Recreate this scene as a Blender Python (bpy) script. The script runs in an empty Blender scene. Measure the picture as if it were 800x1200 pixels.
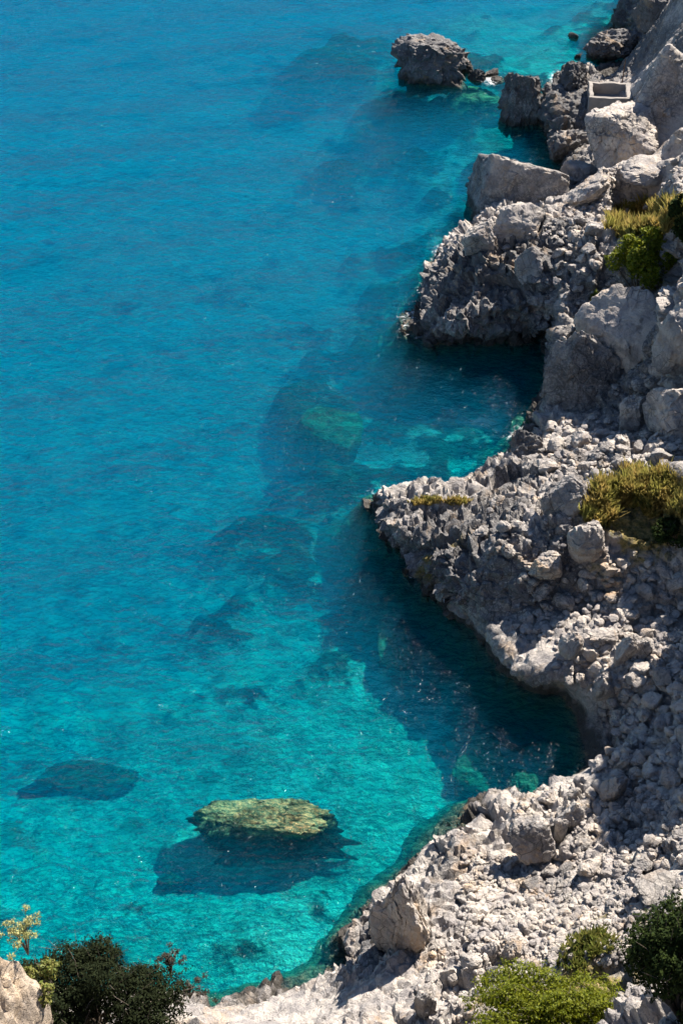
import bpy, math, random
import numpy as np
from mathutils import Vector, Matrix
from mathutils.bvhtree import BVHTree

random.seed(7)
RNG = np.random.default_rng(7)
SC = bpy.context.scene
COL = SC.collection

# ------------------------------------------------------------------ camera
PITCH = math.radians(42.0)
CAM_Z = 50.0
FPX = 1667.0
cam_d = bpy.data.cameras.new('camera')
cam = bpy.data.objects.new('camera', cam_d)
COL.objects.link(cam)
cam.location = (0, 0, CAM_Z)
cam.rotation_euler = (math.pi / 2 - PITCH, 0, 0)
cam_d.sensor_fit = 'VERTICAL'
cam_d.sensor_height = 36.0
cam_d.lens = 36.0 * FPX / 1200.0
cam_d.clip_start = 0.5
cam_d.clip_end = 3000
SC.camera = cam
CP, SP = math.cos(PITCH), math.sin(PITCH)


def ray(u, v):
    x = (u - 400.0) / FPX
    y = (600.0 - v) / FPX
    return np.array([x, CP + y * SP, -SP + y * CP])


def at(u, v, z=0.0):
    """the point of height z that the survey of the photograph gives for (u, v)"""
    d = ray(u, v)
    t = (z - CAM_Z) / d[2]
    return np.array([d[0] * t, d[1] * t, z])


def project(p):
    x, y, z = p[0], p[1], p[2] - CAM_Z
    dep = y * CP - z * SP
    up = y * SP + z * CP
    return 400 + FPX * x / dep, 600 - FPX * up / dep, dep


# ------------------------------------------------------------------ noise
def _h(ix, iy, iz, seed):
    with np.errstate(over='ignore'):
        h = (ix.astype(np.uint32) * np.uint32(374761393)
             + iy.astype(np.uint32) * np.uint32(668265263)
             + iz.astype(np.uint32) * np.uint32(2147483647)
             + np.uint32((seed * 1274126177) & 0xffffffff))
        h = (h ^ (h >> np.uint32(13))) * np.uint32(1274126177)
        h = h ^ (h >> np.uint32(16))
        h = h * np.uint32(2246822519)
        h = h ^ (h >> np.uint32(15))
    return h


def vnoise(p, seed=0):
    """smooth noise in -1..1 for (n,3) points"""
    p = np.asarray(p, dtype=np.float64)
    i = np.floor(p).astype(np.int64)
    f = p - i
    f = f * f * f * (f * (f * 6 - 15) + 10)
    out = 0
    for dx in (0, 1):
        wx = f[:, 0] if dx else 1 - f[:, 0]
        for dy in (0, 1):
            wy = f[:, 1] if dy else 1 - f[:, 1]
            for dz in (0, 1):
                wz = f[:, 2] if dz else 1 - f[:, 2]
                h = _h(i[:, 0] + dx, i[:, 1] + dy, i[:, 2] + dz, seed)
                out = out + wx * wy * wz * (h.astype(np.float64) / 2147483648.0 - 1)
    return out


ROT = np.array([[0.36, 0.48, -0.8], [-0.8, 0.6, 0.0], [0.48, 0.64, 0.6]])


def fbm(p, octs=4, seed=0, gain=0.5, ridged=False):
    a, out, tot = 1.0, 0, 0
    q = np.asarray(p, dtype=np.float64)
    for o in range(octs):
        n = vnoise(q, seed + o)
        if ridged:
            n = 1 - 2 * np.abs(n)
        out = out + a * n
        tot += a
        a *= gain
        q = q @ ROT * 2.03 + 17.3
    return out / tot


def worley(p, seed=0):
    """distance to nearest and second nearest feature point"""
    p = np.asarray(p, dtype=np.float64)
    i = np.floor(p).astype(np.int64)
    f1 = np.full(len(p), 9.0)
    f2 = np.full(len(p), 9.0)
    for dx in (-1, 0, 1):
        for dy in (-1, 0, 1):
            for dz in (-1, 0, 1):
                c = i + np.array([dx, dy, dz])
                h = _h(c[:, 0], c[:, 1], c[:, 2], seed)
                q = np.stack([(h & np.uint32(1023)) / 1023.0,
                              ((h >> np.uint32(10)) & np.uint32(1023)) / 1023.0,
                              ((h >> np.uint32(20)) & np.uint32(1023)) / 1023.0], 1)
                d = np.sqrt(((c + q - p) ** 2).sum(1))
                m = d < f1
                f2 = np.where(m, f1, np.minimum(f2, d))
                f1 = np.where(m, d, f1)
    return f1, f2


def facets(p, seed=0, tilt=1.0):
    """angular broken blocks: every cell gets its own level and its own tilted face"""
    p = np.asarray(p, dtype=np.float64)
    i = np.floor(p).astype(np.int64)
    f1 = np.full(len(p), 9.0)
    val = np.zeros(len(p))
    for dx in (-1, 0, 1):
        for dy in (-1, 0, 1):
            for dz in (-1, 0, 1):
                c = i + np.array([dx, dy, dz])
                h = _h(c[:, 0], c[:, 1], c[:, 2], seed)
                q = np.stack([(h & np.uint32(1023)) / 1023.0, ((h >> np.uint32(10)) & np.uint32(1023)) / 1023.0,
                              ((h >> np.uint32(20)) & np.uint32(1023)) / 1023.0], 1)
                e = p - c - q
                d = np.abs(e).max(1) * 0.5 + np.sqrt((e ** 2).sum(1)) * 0.5
                g = _h(c[:, 0], c[:, 1], c[:, 2], seed + 77)
                nv = np.stack([(g & np.uint32(1023)) / 511.5 - 1, ((g >> np.uint32(10)) & np.uint32(1023)) / 511.5 - 1,
                               ((g >> np.uint32(20)) & np.uint32(1023)) / 511.5 - 1], 1)
                lv = (nv * [0.3, 0.5, 0.4]).sum(1) + tilt * (e * nv).sum(1)
                m = d < f1
                f1 = np.where(m, d, f1)
                val = np.where(m, lv, val)
    return np.clip(val, -1.2, 1.2)


def sstep(a, b, x):
    t = np.clip((x - a) / (b - a), 0, 1)
    return t * t * (3 - 2 * t)


# ------------------------------------------------------------------ mesh helpers
def mesh_from(name, verts, faces, mat=None, smooth=True, attrs=None, sharp=0):
    me = bpy.data.meshes.new(name)
    verts = np.asarray(verts, dtype=np.float32)
    if isinstance(faces, np.ndarray):
        n, k = faces.shape
        me.vertices.add(len(verts))
        me.vertices.foreach_set('co', verts.ravel())
        me.loops.add(n * k)
        me.loops.foreach_set('vertex_index', faces.astype(np.int32).ravel())
        me.polygons.add(n)
        me.polygons.foreach_set('loop_start', np.arange(0, n * k, k, dtype=np.int32))
        me.update(calc_edges=True)
    else:
        me.from_pydata([tuple(map(float, q)) for q in verts], [], faces)
        me.update()
    me.validate()
    if smooth:
        me.polygons.foreach_set('use_smooth', np.ones(len(me.polygons), dtype=bool))
        if sharp:
            me.set_sharp_from_angle(angle=math.radians(sharp))
    for k, a in (attrs or {}).items():
        at_ = me.attributes.new(k, 'FLOAT', 'POINT')
        at_.data.foreach_set('value', np.asarray(a, dtype=np.float32))
    if mat:
        me.materials.append(mat)
    return me


def link(name, me, parent=None, loc=(0, 0, 0)):
    o = bpy.data.objects.new(name, me)
    COL.objects.link(o)
    o.location = loc
    if parent is not None:
        o.parent = parent
    return o


def tag(o, label=None, cat=None, group=None, kind=None):
    if label: o['label'] = label
    if cat: o['category'] = cat
    if group: o['group'] = group
    if kind: o['kind'] = kind
    return o


def get_co(me):
    a = np.empty(len(me.vertices) * 3, dtype=np.float32)
    me.vertices.foreach_get('co', a)
    return a.reshape(-1, 3).astype(np.float64)


def get_no(me):
    a = np.empty(len(me.vertices) * 3, dtype=np.float32)
    me.vertices.foreach_get('normal', a)
    return a.reshape(-1, 3).astype(np.float64)


# ------------------------------------------------------------------ material helpers
class NT:
    def __init__(self, name):
        self.m = bpy.data.materials.new(name)
        self.m.use_nodes = True
        self.t = self.m.node_tree
        self.t.nodes.clear()
        self.out = self.t.nodes.new('ShaderNodeOutputMaterial')

    def n(self, typ, **kw):
        nd = self.t.nodes.new(typ)
        for k, v in kw.items():
            setattr(nd, k, v)
        return nd

    def l(self, a, b):
        self.t.links.new(a, b)

    def val(self, sock, v):
        if hasattr(v, 'is_linked') or isinstance(v, bpy.types.NodeSocket):
            self.l(v, sock)
        else:
            sock.default_value = v

    def noise(self, vec, scale, detail=4, rough=0.55, dist=0.0):
        nd = self.n('ShaderNodeTexNoise')
        self.l(vec, nd.inputs['Vector'])
        nd.inputs['Scale'].default_value = scale
        nd.inputs['Detail'].default_value = detail
        nd.inputs['Roughness'].default_value = rough
        nd.inputs['Distortion'].default_value = dist
        return nd.outputs['Fac']

    def math(self, op, a, b=0.0, clamp=False):
        nd = self.n('ShaderNodeMath', operation=op)
        nd.use_clamp = clamp
        self.val(nd.inputs[0], a)
        self.val(nd.inputs[1], b)
        return nd.outputs[0]

    def map(self, v, a, b, c=0.0, d=1.0, smooth=True):
        nd = self.n('ShaderNodeMapRange')
        nd.interpolation_type = 'SMOOTHSTEP' if smooth else 'LINEAR'
        self.val(nd.inputs[0], v)
        for i, q in enumerate((a, b, c, d)):
            nd.inputs[i + 1].default_value = q
        return nd.outputs[0]

    def mix(self, fac, a, b):
        nd = self.n('ShaderNodeMix', data_type='RGBA')
        self.val(nd.inputs[0], fac)
        for s, c in ((nd.inputs[6], a), (nd.inputs[7], b)):
            if isinstance(c, (tuple, list)):
                s.default_value = (*c, 1.0)
            else:
                self.l(c, s)
        return nd.outputs[2]

    def attr(self, name):
        return self.n('ShaderNodeAttribute', attribute_name=name).outputs['Fac']

    def pos(self):
        return self.n('ShaderNodeNewGeometry').outputs['Position']

    def scaled(self, vec, s):
        nd = self.n('ShaderNodeMapping')
        self.l(vec, nd.inputs[0])
        nd.inputs['Scale'].default_value = s
        return nd.outputs[0]

    def bump(self, h, strength, dist, prev=None):
        nd = self.n('ShaderNodeBump')
        self.l(h, nd.inputs['Height'])
        nd.inputs['Strength'].default_value = strength
        nd.inputs['Distance'].default_value = dist
        if prev is not None:
            self.l(prev, nd.inputs['Normal'])
        return nd.outputs[0]

    def principled(self, color, rough=0.9, normal=None, spec=0.2):
        b = self.n('ShaderNodeBsdfPrincipled')
        if isinstance(color, (tuple, list)):
            b.inputs['Base Color'].default_value = (*color, 1)
        else:
            self.l(color, b.inputs['Base Color'])
        self.val(b.inputs['Roughness'], rough)
        b.inputs['Specular IOR Level'].default_value = spec
        if normal is not None:
            self.l(normal, b.inputs['Normal'])
        self.l(b.outputs[0], self.out.inputs['Surface'])
        return b


def rock_material(name, use_attr=False, tone=1.0, dark=0.0, per_object=False, warm=False):
    t = NT(name)
    P = t.pos()
    big = t.noise(P, 0.22, 5, 0.6, 0.4)
    mid = t.noise(P, 1.1, 6, 0.62, 0.5)
    fine = t.noise(P, 6.0, 6, 0.65)
    A = (0.46 * tone, 0.412 * tone, 0.362 * tone)
    B = (0.29 * tone, 0.265 * tone, 0.25 * tone)
    C = (0.125 * tone, 0.12 * tone, 0.118 * tone)
    if warm:
        A, B, C = [(q[0] * 1.08, q[1] * 0.96, q[2] * 0.80) for q in (A, B, C)]
    c = t.mix(t.map(mid, 0.38, 0.62), B, A)
    # grey weathering skin in irregular blotches
    w = t.math('ADD', t.math('MULTIPLY', big, 0.6), t.math('MULTIPLY', fine, 0.4))
    lo = 0.515
    if use_attr:
        w = t.math('ADD', w, t.math('MULTIPLY', t.attr('weather_shade'), 0.32))
    if dark:
        w = t.math('ADD', w, dark)
    c = t.mix(t.map(w, lo, lo + 0.14), c, C)
    # ochre iron staining
    st = t.noise(P, 0.55, 5, 0.7, 1.0)
    c = t.mix(t.math('MULTIPLY', t.map(st, 0.53, 0.70), 0.55), c, (0.40, 0.27, 0.155))
    # small pale scars
    c = t.mix(t.math('MULTIPLY', t.map(fine, 0.56, 0.72), 0.5), c, (0.56 * tone, 0.52 * tone, 0.48 * tone))
    pit = t.noise(P, 14.0, 4, 0.7)
    c = t.mix(t.math('MULTIPLY', t.map(pit, 0.42, 0.30), 0.55), c, (0.10, 0.095, 0.09))
    if per_object:
        oi = t.n('ShaderNodeObjectInfo').outputs['Random']
        hv = t.n('ShaderNodeHueSaturation')
        t.l(c, hv.inputs['Color'])
        t.l(t.map(oi, 0, 1, 0.72, 1.18, False), hv.inputs['Value'])
        t.l(t.map(oi, 0, 1, 0.8, 1.25, False), hv.inputs['Saturation'])
        c = hv.outputs[0]
    # tide band: black algae then brown and bare shallow stone under water
    sep = t.n('ShaderNodeSeparateXYZ')
    t.l(P, sep.inputs[0])
    z = t.math('ADD', sep.outputs[2], t.math('MULTIPLY', t.math('SUBTRACT', mid, 0.5), -1.3))
    c = t.mix(t.map(z, 0.75, 0.25), c, (0.055, 0.048, 0.04))
    c = t.mix(t.map(z, 0.05, -0.15), c, (0.15, 0.11, 0.065))
    c = t.mix(t.map(z, -0.3, -0.9), c, (0.13, 0.14, 0.07))
    if use_attr:
        mo = t.math('ADD', t.attr('moss'), t.math('MULTIPLY', t.math('SUBTRACT', mid, 0.5), 1.2))
        gcol = t.mix(t.map(fine, 0.35, 0.65), (0.10, 0.095, 0.025), (0.30, 0.22, 0.09))
        c = t.mix(t.map(mo, 0.35, 0.6), c, gcol)
    vor = t.n('ShaderNodeTexVoronoi', feature='DISTANCE_TO_EDGE')
    wv = t.n('ShaderNodeMix', data_type='VECTOR')
    wv.inputs[0].default_value = 0.12
    t.l(P, wv.inputs[4])
    nz = t.n('ShaderNodeTexNoise')
    t.l(P, nz.inputs['Vector'])
    nz.inputs['Scale'].default_value = 1.3
    nz.inputs['Detail'].default_value = 5
    t.l(nz.outputs['Color'], wv.inputs[5])
    t.l(wv.outputs[1], vor.inputs['Vector'])
    vor.inputs['Scale'].default_value = 1.6
    crack = t.map(vor.outputs['Distance'], 0.0, 0.05)
    fis = t.math('MULTIPLY', t.map(vor.outputs['Distance'], 0.035, 0.0), t.map(big, 0.42, 0.58))
    c = t.mix(t.math('MULTIPLY', fis, 0.75), c, (0.06, 0.055, 0.05))
    # dark run-off streaks and rust down the faces
    stk = t.noise(t.scaled(P, (1.0, 1.0, 0.12)), 2.2, 5, 0.6, 0.3)
    c = t.mix(t.math('MULTIPLY', t.map(stk, 0.56, 0.70), 0.5), c, (0.10, 0.095, 0.09))
    n1 = t.bump(mid, 0.8, 0.35)
    n2 = t.bump(fine, 0.9, 0.14, n1)
    n3 = t.bump(pit, 0.9, 0.06, n2)
    n4 = t.bump(crack, 0.35, 0.05, n3)
    t.principled(c, t.map(z, 0.4, 0.1, 0.92, 0.45), n4, 0.25)
    return t.m


M_SHORE = rock_material('limestone_shore', use_attr=True)
M_STONE = rock_material('limestone_boulder', per_object=True)
M_DARKSTONE = rock_material('weathered_dark_limestone', per_object=True, dark=0.17)
M_SHADESTONE = rock_material('shade_darkened_limestone', per_object=True, dark=0.07)  # boulder limestone darkened to stand in for shade on its faces
M_CRAG = rock_material('warm_crag_limestone', tone=1.05, warm=True)


def leaf_material(name, a, b, trans=0.35, dry=None, gloss=0.4):
    t = NT(name)
    isl = t.n('ShaderNodeNewGeometry').outputs['Random Per Island']
    c = t.mix(isl, a, b)
    P = t.pos()
    if dry:
        c = t.mix(t.map(t.noise(P, 1.3, 4), 0.42, 0.6), c, dry)
    c = t.mix(t.math('MULTIPLY', t.map(t.noise(P, 2.6, 3), 0.45, 0.6), 0.4), c, tuple(0.45 * q for q in a))
    bs = t.n('ShaderNodeBsdfPrincipled')
    t.l(c, bs.inputs['Base Color'])
    bs.inputs['Roughness'].default_value = 0.6 if trans > .1 else 0.85
    bs.inputs['Specular IOR Level'].default_value = 0.25 if trans > .1 else 0.06
    tr = t.n('ShaderNodeBsdfTranslucent')
    t.l(c, tr.inputs['Color'])
    mx = t.n('ShaderNodeMixShader')
    mx.inputs[0].default_value = trans
    t.l(bs.outputs[0], mx.inputs[1])
    t.l(tr.outputs[0], mx.inputs[2])
    t.l(mx.outputs[0], t.out.inputs['Surface'])
    return t.m


M_LIME = leaf_material('lime_green_foliage', (0.23, 0.24, 0.010), (0.11, 0.145, 0.012), 0.5)
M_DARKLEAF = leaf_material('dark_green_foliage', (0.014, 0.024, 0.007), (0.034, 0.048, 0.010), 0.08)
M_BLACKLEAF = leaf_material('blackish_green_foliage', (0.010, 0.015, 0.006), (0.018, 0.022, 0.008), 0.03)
M_GRASS = leaf_material('tawny_grass_blades', (0.46, 0.33, 0.11), (0.28, 0.22, 0.055), 0.4, dry=(0.27, 0.26, 0.06))
M_GREENGRASS = leaf_material('green_grass_blades', (0.13, 0.17, 0.03), (0.22, 0.19, 0.05), 0.35)
M_FLOWER = leaf_material('pale_yellow_flower_heads', (0.44, 0.41, 0.17), (0.30, 0.31, 0.11), 0.3)
M_RUST = leaf_material('rust_brown_flower_heads', (0.07, 0.05, 0.04), (0.045, 0.045, 0.025), 0.2)


def plain(name, col, rough=0.85, bscale=8.0, bdist=0.02, var=0.25):
    t = NT(name)
    P = t.pos()
    n = t.noise(P, bscale, 5, 0.6)
    c = t.mix(n, tuple(q * (1 - var) for q in col), tuple(min(1, q * (1 + var)) for q in col))
    t.principled(c, rough, t.bump(n, 0.6, bdist))
    return t.m


M_BARK = plain('grey_brown_bark', (0.10, 0.08, 0.06))
M_CONCRETE = plain('weathered_concrete', (0.25, 0.225, 0.20), 0.9, 3.0, 0.03)
M_BASIN = plain('grey_basin_render', (0.20, 0.19, 0.19), 0.9, 3.0, 0.02)
M_POST = plain('rusty_steel', (0.12, 0.075, 0.05), 0.7)

# ------------------------------------------------------------------ coast survey (u, v, ramp width m)
COAST = [(900, -90, 2.0), (790, -40, 1.5), (742, 0, 1.2), (728, 14, 1.0), (716, 30, 1.0), (735, 52, 0.8), (728, 72, 0.7),
         (705, 80, 0.8), (668, 78, 0.9), (655, 88, 1.5), (650, 100, 1.0), (636, 122, 0.7),
         (634, 150, 0.6), (640, 170, 0.6), (655, 190, 0.7), (668, 210, 0.8),
         (655, 232, 1.0), (600, 250, 1.2), (562, 258, 1.0), (540, 276, 1.0), (517, 292, 0.9), (513, 312, 0.8), (500, 340, 1.2),
         (482, 368, 2.0), (478, 388, 1.6), (500, 402, 0.8), (540, 402, 0.6), (600, 396, 0.5), (636, 388, 0.5), (646, 398, 0.5),
         (640, 425, 0.5), (640, 462, 0.6), (628, 485, 1.0), (606, 508, 1.2), (596, 535, 1.0), (575, 562, 0.9),
         (530, 574, 1.2), (480, 574, 1.2), (438, 577, 0.8), (436, 590, 0.7), (452, 612, 0.6), (456, 634, 0.5), (474, 650, 0.5), (478, 672, 0.5),
         (500, 692, 0.5), (516, 697, 0.5), (532, 722, 0.45), (562, 758, 0.45), (598, 795, 0.45), (630, 806, 0.45), (655, 812, 0.45),
         (674, 830, 1.6), (682, 865, 2.8), (684, 895, 3.0), (676, 914, 1.0), (652, 918, 1.4), (625, 934, 1.6), (590, 935, 1.8), (560, 942, 1.8),
         (528, 966, 1.8), (506, 992, 1.6), (478, 1022, 1.4), (450, 1040, 1.0), (428, 1078, 0.9), (402, 1102, 1.2), (390, 1130, 1.2),
         (345, 1148, 1.4), (300, 1160, 1.6), (280, 1168, 1.4), (255, 1178, 1.0), (225, 1172, 0.8), (195, 1178, 0.8), (120, 1185, 1.0), (0, 1190, 1.0),
         (-140, 1195, 1.0), (-200, 1500, 1.0), (1400, 1500, 2.0), (1400, -90, 2.0)]
cpts = np.array([at(u, v, 0)[:2] for u, v, w in COAST[:-3]] + [(-45, 2), (75, 2), (75, 175)])
cw = np.array([c[2] for c in COAST])

# surveyed land heights (u, v, z)
LAND = [(800, -20, 9), (775, 5, 5), (745, 25, 2.2), (760, 40, 2.6), (742, 62, 2.2), (748, 80, 2.8),
        (790, 12, 12), (800, 40, 14), (770, 60, 7), (752, 92, 3.4), (780, 95, 7.5), (800, 85, 11.5), (840, 60, 19), (860, 120, 20), (735, 118, 3.0), (755, 145, 2.8), (775, 165, 3.2), (800, 165, 4.6), (800, 130, 7.5),
        (690, 92, 2.6), (665, 95, 2.2), (712, 105, 2.6), (650, 118, 2.4), (690, 122, 2.4), (725, 130, 2.2), (660, 150, 1.4), (670, 180, 1.2), (700, 175, 1.2),
        (690, 215, 2.2), (740, 205, 2.2), (780, 215, 3.0), (820, 220, 5), (710, 235, 3.6), (760, 240, 4.4), (800, 232, 5.2), (850, 220, 7),
        (660, 245, 3.2), (620, 253, 3.4), (585, 264, 3.0), (545, 288, 3.2), (600, 275, 5.2), (565, 300, 4.2), (525, 320, 2.4), (500, 375, 0.7), (520, 360, 2.0), (640, 262, 5.4),
        (560, 337, 2.8), (600, 327, 3.2), (650, 305, 4.8), (690, 275, 5.9), (720, 270, 6.1), (770, 270, 6.9), (800, 290, 7.2), (840, 270, 8),
        (560, 375, 2.6), (610, 368, 3.2), (650, 350, 4.2), (690, 325, 5.0), (740, 330, 5.5), (790, 340, 6.0), (660, 385, 3.0),
        (720, 400, 4.2), (780, 400, 5.6), (830, 380, 7), (668, 430, 2.0), (720, 450, 2.5), (780, 460, 4.0), (830, 460, 6),
        (660, 480, 1.4), (700, 490, 2.2), (640, 510, 1.6), (620, 530, 1.8), (690, 520, 3.0), (740, 510, 3.8), (800, 510, 4.8),
        (610, 560, 2.2), (660, 550, 3.4), (720, 545, 4.7), (780, 545, 6.0), (830, 540, 7.5),
        (460, 590, 1.5), (490, 600, 2.0), (530, 600, 2.2), (580, 600, 2.8), (640, 590, 4.0), (690, 585, 5.0), (740, 580, 6.0), (790, 585, 6.6), (850, 590, 8),
        (500, 640, 2.4), (540, 645, 3.0), (590, 648, 4.0), (640, 640, 4.7), (690, 640, 5.0), (740, 630, 5.2), (790, 640, 5.2),
        (520, 684, 2.4), (560, 703, 2.0), (600, 703, 2.3), (650, 700, 2.4), (700, 700, 2.7), (760, 690, 3.7), (800, 690, 3.9), (860, 690, 5.5),
        (575, 735, 1.5), (610, 755, 1.8), (640, 772, 2.2), (640, 740, 2.6), (670, 760, 3.0), (720, 745, 3.3), (770, 750, 3.8), (810, 760, 4.4), (870, 760, 5.5),
        (680, 800, 3.0), (720, 800, 3.0), (770, 800, 3.4), (820, 800, 4.0), (715, 850, 2.3), (700, 890, 1.9), (700, 925, 2.2), (750, 860, 3.0), (800, 860, 3.9), (850, 860, 5),
        (680, 950, 2.2), (630, 960, 1.8), (580, 975, 1.8), (720, 960, 2.6), (770, 960, 3.4), (820, 950, 5.0), (880, 950, 6.5),
        (540, 1010, 1.8), (600, 1010, 2.3), (660, 1010, 2.8), (720, 1020, 3.8), (780, 1020, 5.4), (840, 1020, 7.5),
        (480, 1045, 2.2), (500, 1075, 2.6), (460, 1085, 1.4), (440, 1105, 0.9), (420, 1120, 1.2), (560, 1060, 2.6), (620, 1070, 3.2), (680, 1080, 4.2), (740, 1080, 6.2), (800, 1080, 8.5),
        (480, 1130, 2.6), (540, 1120, 3.0), (600, 1130, 4.0), (660, 1140, 6.0), (720, 1150, 8.0), (790, 1150, 10.5),
        (400, 1150, 1.6), (350, 1180, 1.8), (300, 1195, 1.8), (450, 1180, 3.2), (520, 1190, 4.2), (600, 1200, 6.5), (700, 1210, 10), (800, 1210, 13),
        (400, 1260, 5.5), (300, 1260, 4.5), (600, 1290, 12), (240, 1200, 2.2), (210, 1205, 3.0), (150, 1230, 6), (60, 1230, 7), (0, 1260, 9), (150, 1300, 12)]


def tps_fit(P, z, reg=0.02):
    n = len(P)
    s = 20.0
    Q = P / s
    r = np.sqrt(((Q[:, None] - Q[None]) ** 2).sum(-1)) + 1e-9
    K = r ** 2 * np.log(r) + reg * np.eye(n)
    A = np.zeros((n + 3, n + 3))
    A[:n, :n] = K
    A[:n, n] = 1
    A[:n, n + 1:] = Q
    A[n, :n] = 1
    A[n + 1:, :n] = Q.T
    b = np.zeros(n + 3)
    b[:n] = z
    w = np.linalg.solve(A, b)

    def ev(X):
        out = np.empty(len(X))
        for i in range(0, len(X), 20000):
            q = X[i:i + 20000] / s
            r = np.sqrt(((q[:, None] - Q[None]) ** 2).sum(-1)) + 1e-9
            out[i:i + 20000] = (r ** 2 * np.log(r)) @ w[:n] + w[n] + q @ w[n + 1:]
        return out
    return ev


lp = np.array([at(u, v, z) for u, v, z in LAND])
extra = np.array([(40, 30, 24), (40, 60, 26), (45, 100, 34), (45, 130, 36), (30, 20, 24), (0, 8, 22), (-20, 6, 22), (20, 8, 24), (60, 80, 40), (60, 20, 36)], dtype=float)
lp = np.vstack([lp, extra])
LANDZ = tps_fit(lp[:, :2], lp[:, 2], 0.004)


def coast_sdf(X):
    """signed distance to the coast (land positive) and the local ramp width"""
    a = cpts
    b = np.roll(cpts, -1, 0)
    best = np.full(len(X), 1e9)
    wid = np.ones(len(X))
    inside = np.zeros(len(X), dtype=bool)
    wb = np.roll(cw, -1)
    for k in range(len(a)):
        ab = b[k] - a[k]
        t = np.clip(((X - a[k]) @ ab) / (ab @ ab), 0, 1)
        q = a[k] + t[:, None] * ab
        d = ((X - q) ** 2).sum(1)
        m = d < best
        best = np.where(m, d, best)
        wid = np.where(m, cw[k] * (1 - t) + wb[k] * t, wid)
        c = ((a[k, 1] > X[:, 1]) != (b[k, 1] > X[:, 1])) & \
            (X[:, 0] < (b[k, 0] - a[k, 0]) * (X[:, 1] - a[k, 1]) / (b[k, 1] - a[k, 1] + 1e-12) + a[k, 0])
        inside ^= c
    d = np.sqrt(best)
    return np.where(inside, d, -d), wid


def spots(X, Y, lst, z=0.0):
    """sum of soft elliptical spots surveyed as (u, v, ru px, rv px, strength)"""
    out = np.zeros_like(X)
    for u, v, ru, rv, s in lst:
        c = at(u, v, z)
        ex = abs(at(u + ru, v, z)[0] - c[0])
        ey = abs(at(u, v - rv, z)[1] - c[1])
        out = np.maximum(out, s * np.exp(-(((X - c[0]) / ex) ** 2 + ((Y - c[1]) / ey) ** 2) ** 1.3))
    return out


RIDGE_Y = [20, 36, 40, 42, 42.8, 44.3, 46.4, 47.3, 48.4, 49.2, 51, 52.5, 53.4, 55, 56.5, 58, 61, 63, 64.5, 66, 68, 69.5, 70.7, 72, 74, 76, 78, 79.5, 84, 136]
RIDGE_Z = [17, 15, 15.5, 17.2, 19.3, 19.6, 19.0, 17.8, 15.6, 12.6, 12.6, 13.4, 14.6, 14.2, 14.0, 13.0, 11.5, 12, 13, 13.8, 14.0, 13.5, 11.5, 8.5, 8.0, 8.0, 8.0, 4.0, -10, -10]


def base_height(X, Y):
    P = np.stack([X, Y], 1)
    d, w = coast_sdf(P)
    P3 = np.stack([X, Y, 0 * X], 1)
    d = d + 0.45 * fbm(P3 * 0.55, 3, 5) + 0.12 * fbm(P3 * 2.0, 2, 6)
    zc = LANDZ(P)
    # unseen cliff beyond the right edge, shaped for the shade it casts: its crest line at x = 20
    sd_ = (20 - X) / 0.643
    crest = np.interp(Y, RIDGE_Y, RIDGE_Z)
    zc = np.maximum(zc, crest - np.maximum(20 - X, 0) * 5.0 - 0.25 * np.maximum(X - 20, 0))
    cap = np.interp(Y + sd_ * 0.766, RIDGE_Y, RIDGE_Z) - sd_ * 1.072
    k_ = sstep(17.0, 18.5, X) * sstep(86, 80, Y)
    zc = np.where(X > 17, zc * (1 - k_) + np.minimum(zc, cap - 0.1) * k_, zc)
    zc = np.maximum(zc, 0.5)
    t = np.clip(d / (w * 1.25), 0, 1)
    land = zc * (1 - (1 - t) ** (2.0 - 1.05 * sstep(1.3, 2.8, w))) - 0.05
    sea = d * 1.3
    h = np.where(d > 0, land, np.maximum(sea, -9.5))
    return h, d, w


# ------------------------------------------------------------------ the shore as one solid
X0, X1, Y0, Y1 = -22.0, 46.0, 10.0, 136.0
STEP = 0.2
gx = np.arange(X0, X1 + 1e-6, STEP)
gy = np.arange(Y0, Y1 + 1e-6, STEP)
GX, GY = np.meshgrid(gx, gy)
nx, ny = len(gx), len(gy)
h, dco, wco = base_height(GX.ravel(), GY.ravel())
HGRID = h.reshape(ny, nx)
V = np.stack([GX.ravel(), GY.ravel(), h], 1)
# sea notch: rock above the water leans out over it
gdy, gdx = np.gradient(dco.reshape(ny, nx), STEP)
gl = np.sqrt(gdx ** 2 + gdy ** 2) + 1e-6
lean = spots(V[:, 0], V[:, 1], [(560, 395, 75, 30, 1.5), (620, 385, 40, 30, 2.0), (470, 630, 30, 40, 0.9), (540, 720, 50, 60, 0.7), (630, 805, 60, 30, 1.6), (680, 840, 26, 40, 1.5), (600, 770, 40, 40, 0.9)])
k = lean * sstep(0.5, 1.7, h) * np.exp(-np.maximum(dco, 0) / 2.5) * (dco > -0.5)
V[:, 0] -= (gdx / gl).ravel() * k
V[:, 1] -= (gdy / gl).ravel() * k
idx = np.arange(nx * ny).reshape(ny, nx)
F = np.stack([idx[:-1, :-1], idx[:-1, 1:], idx[1:, 1:], idx[1:, :-1]], -1).reshape(-1, 4)
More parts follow.
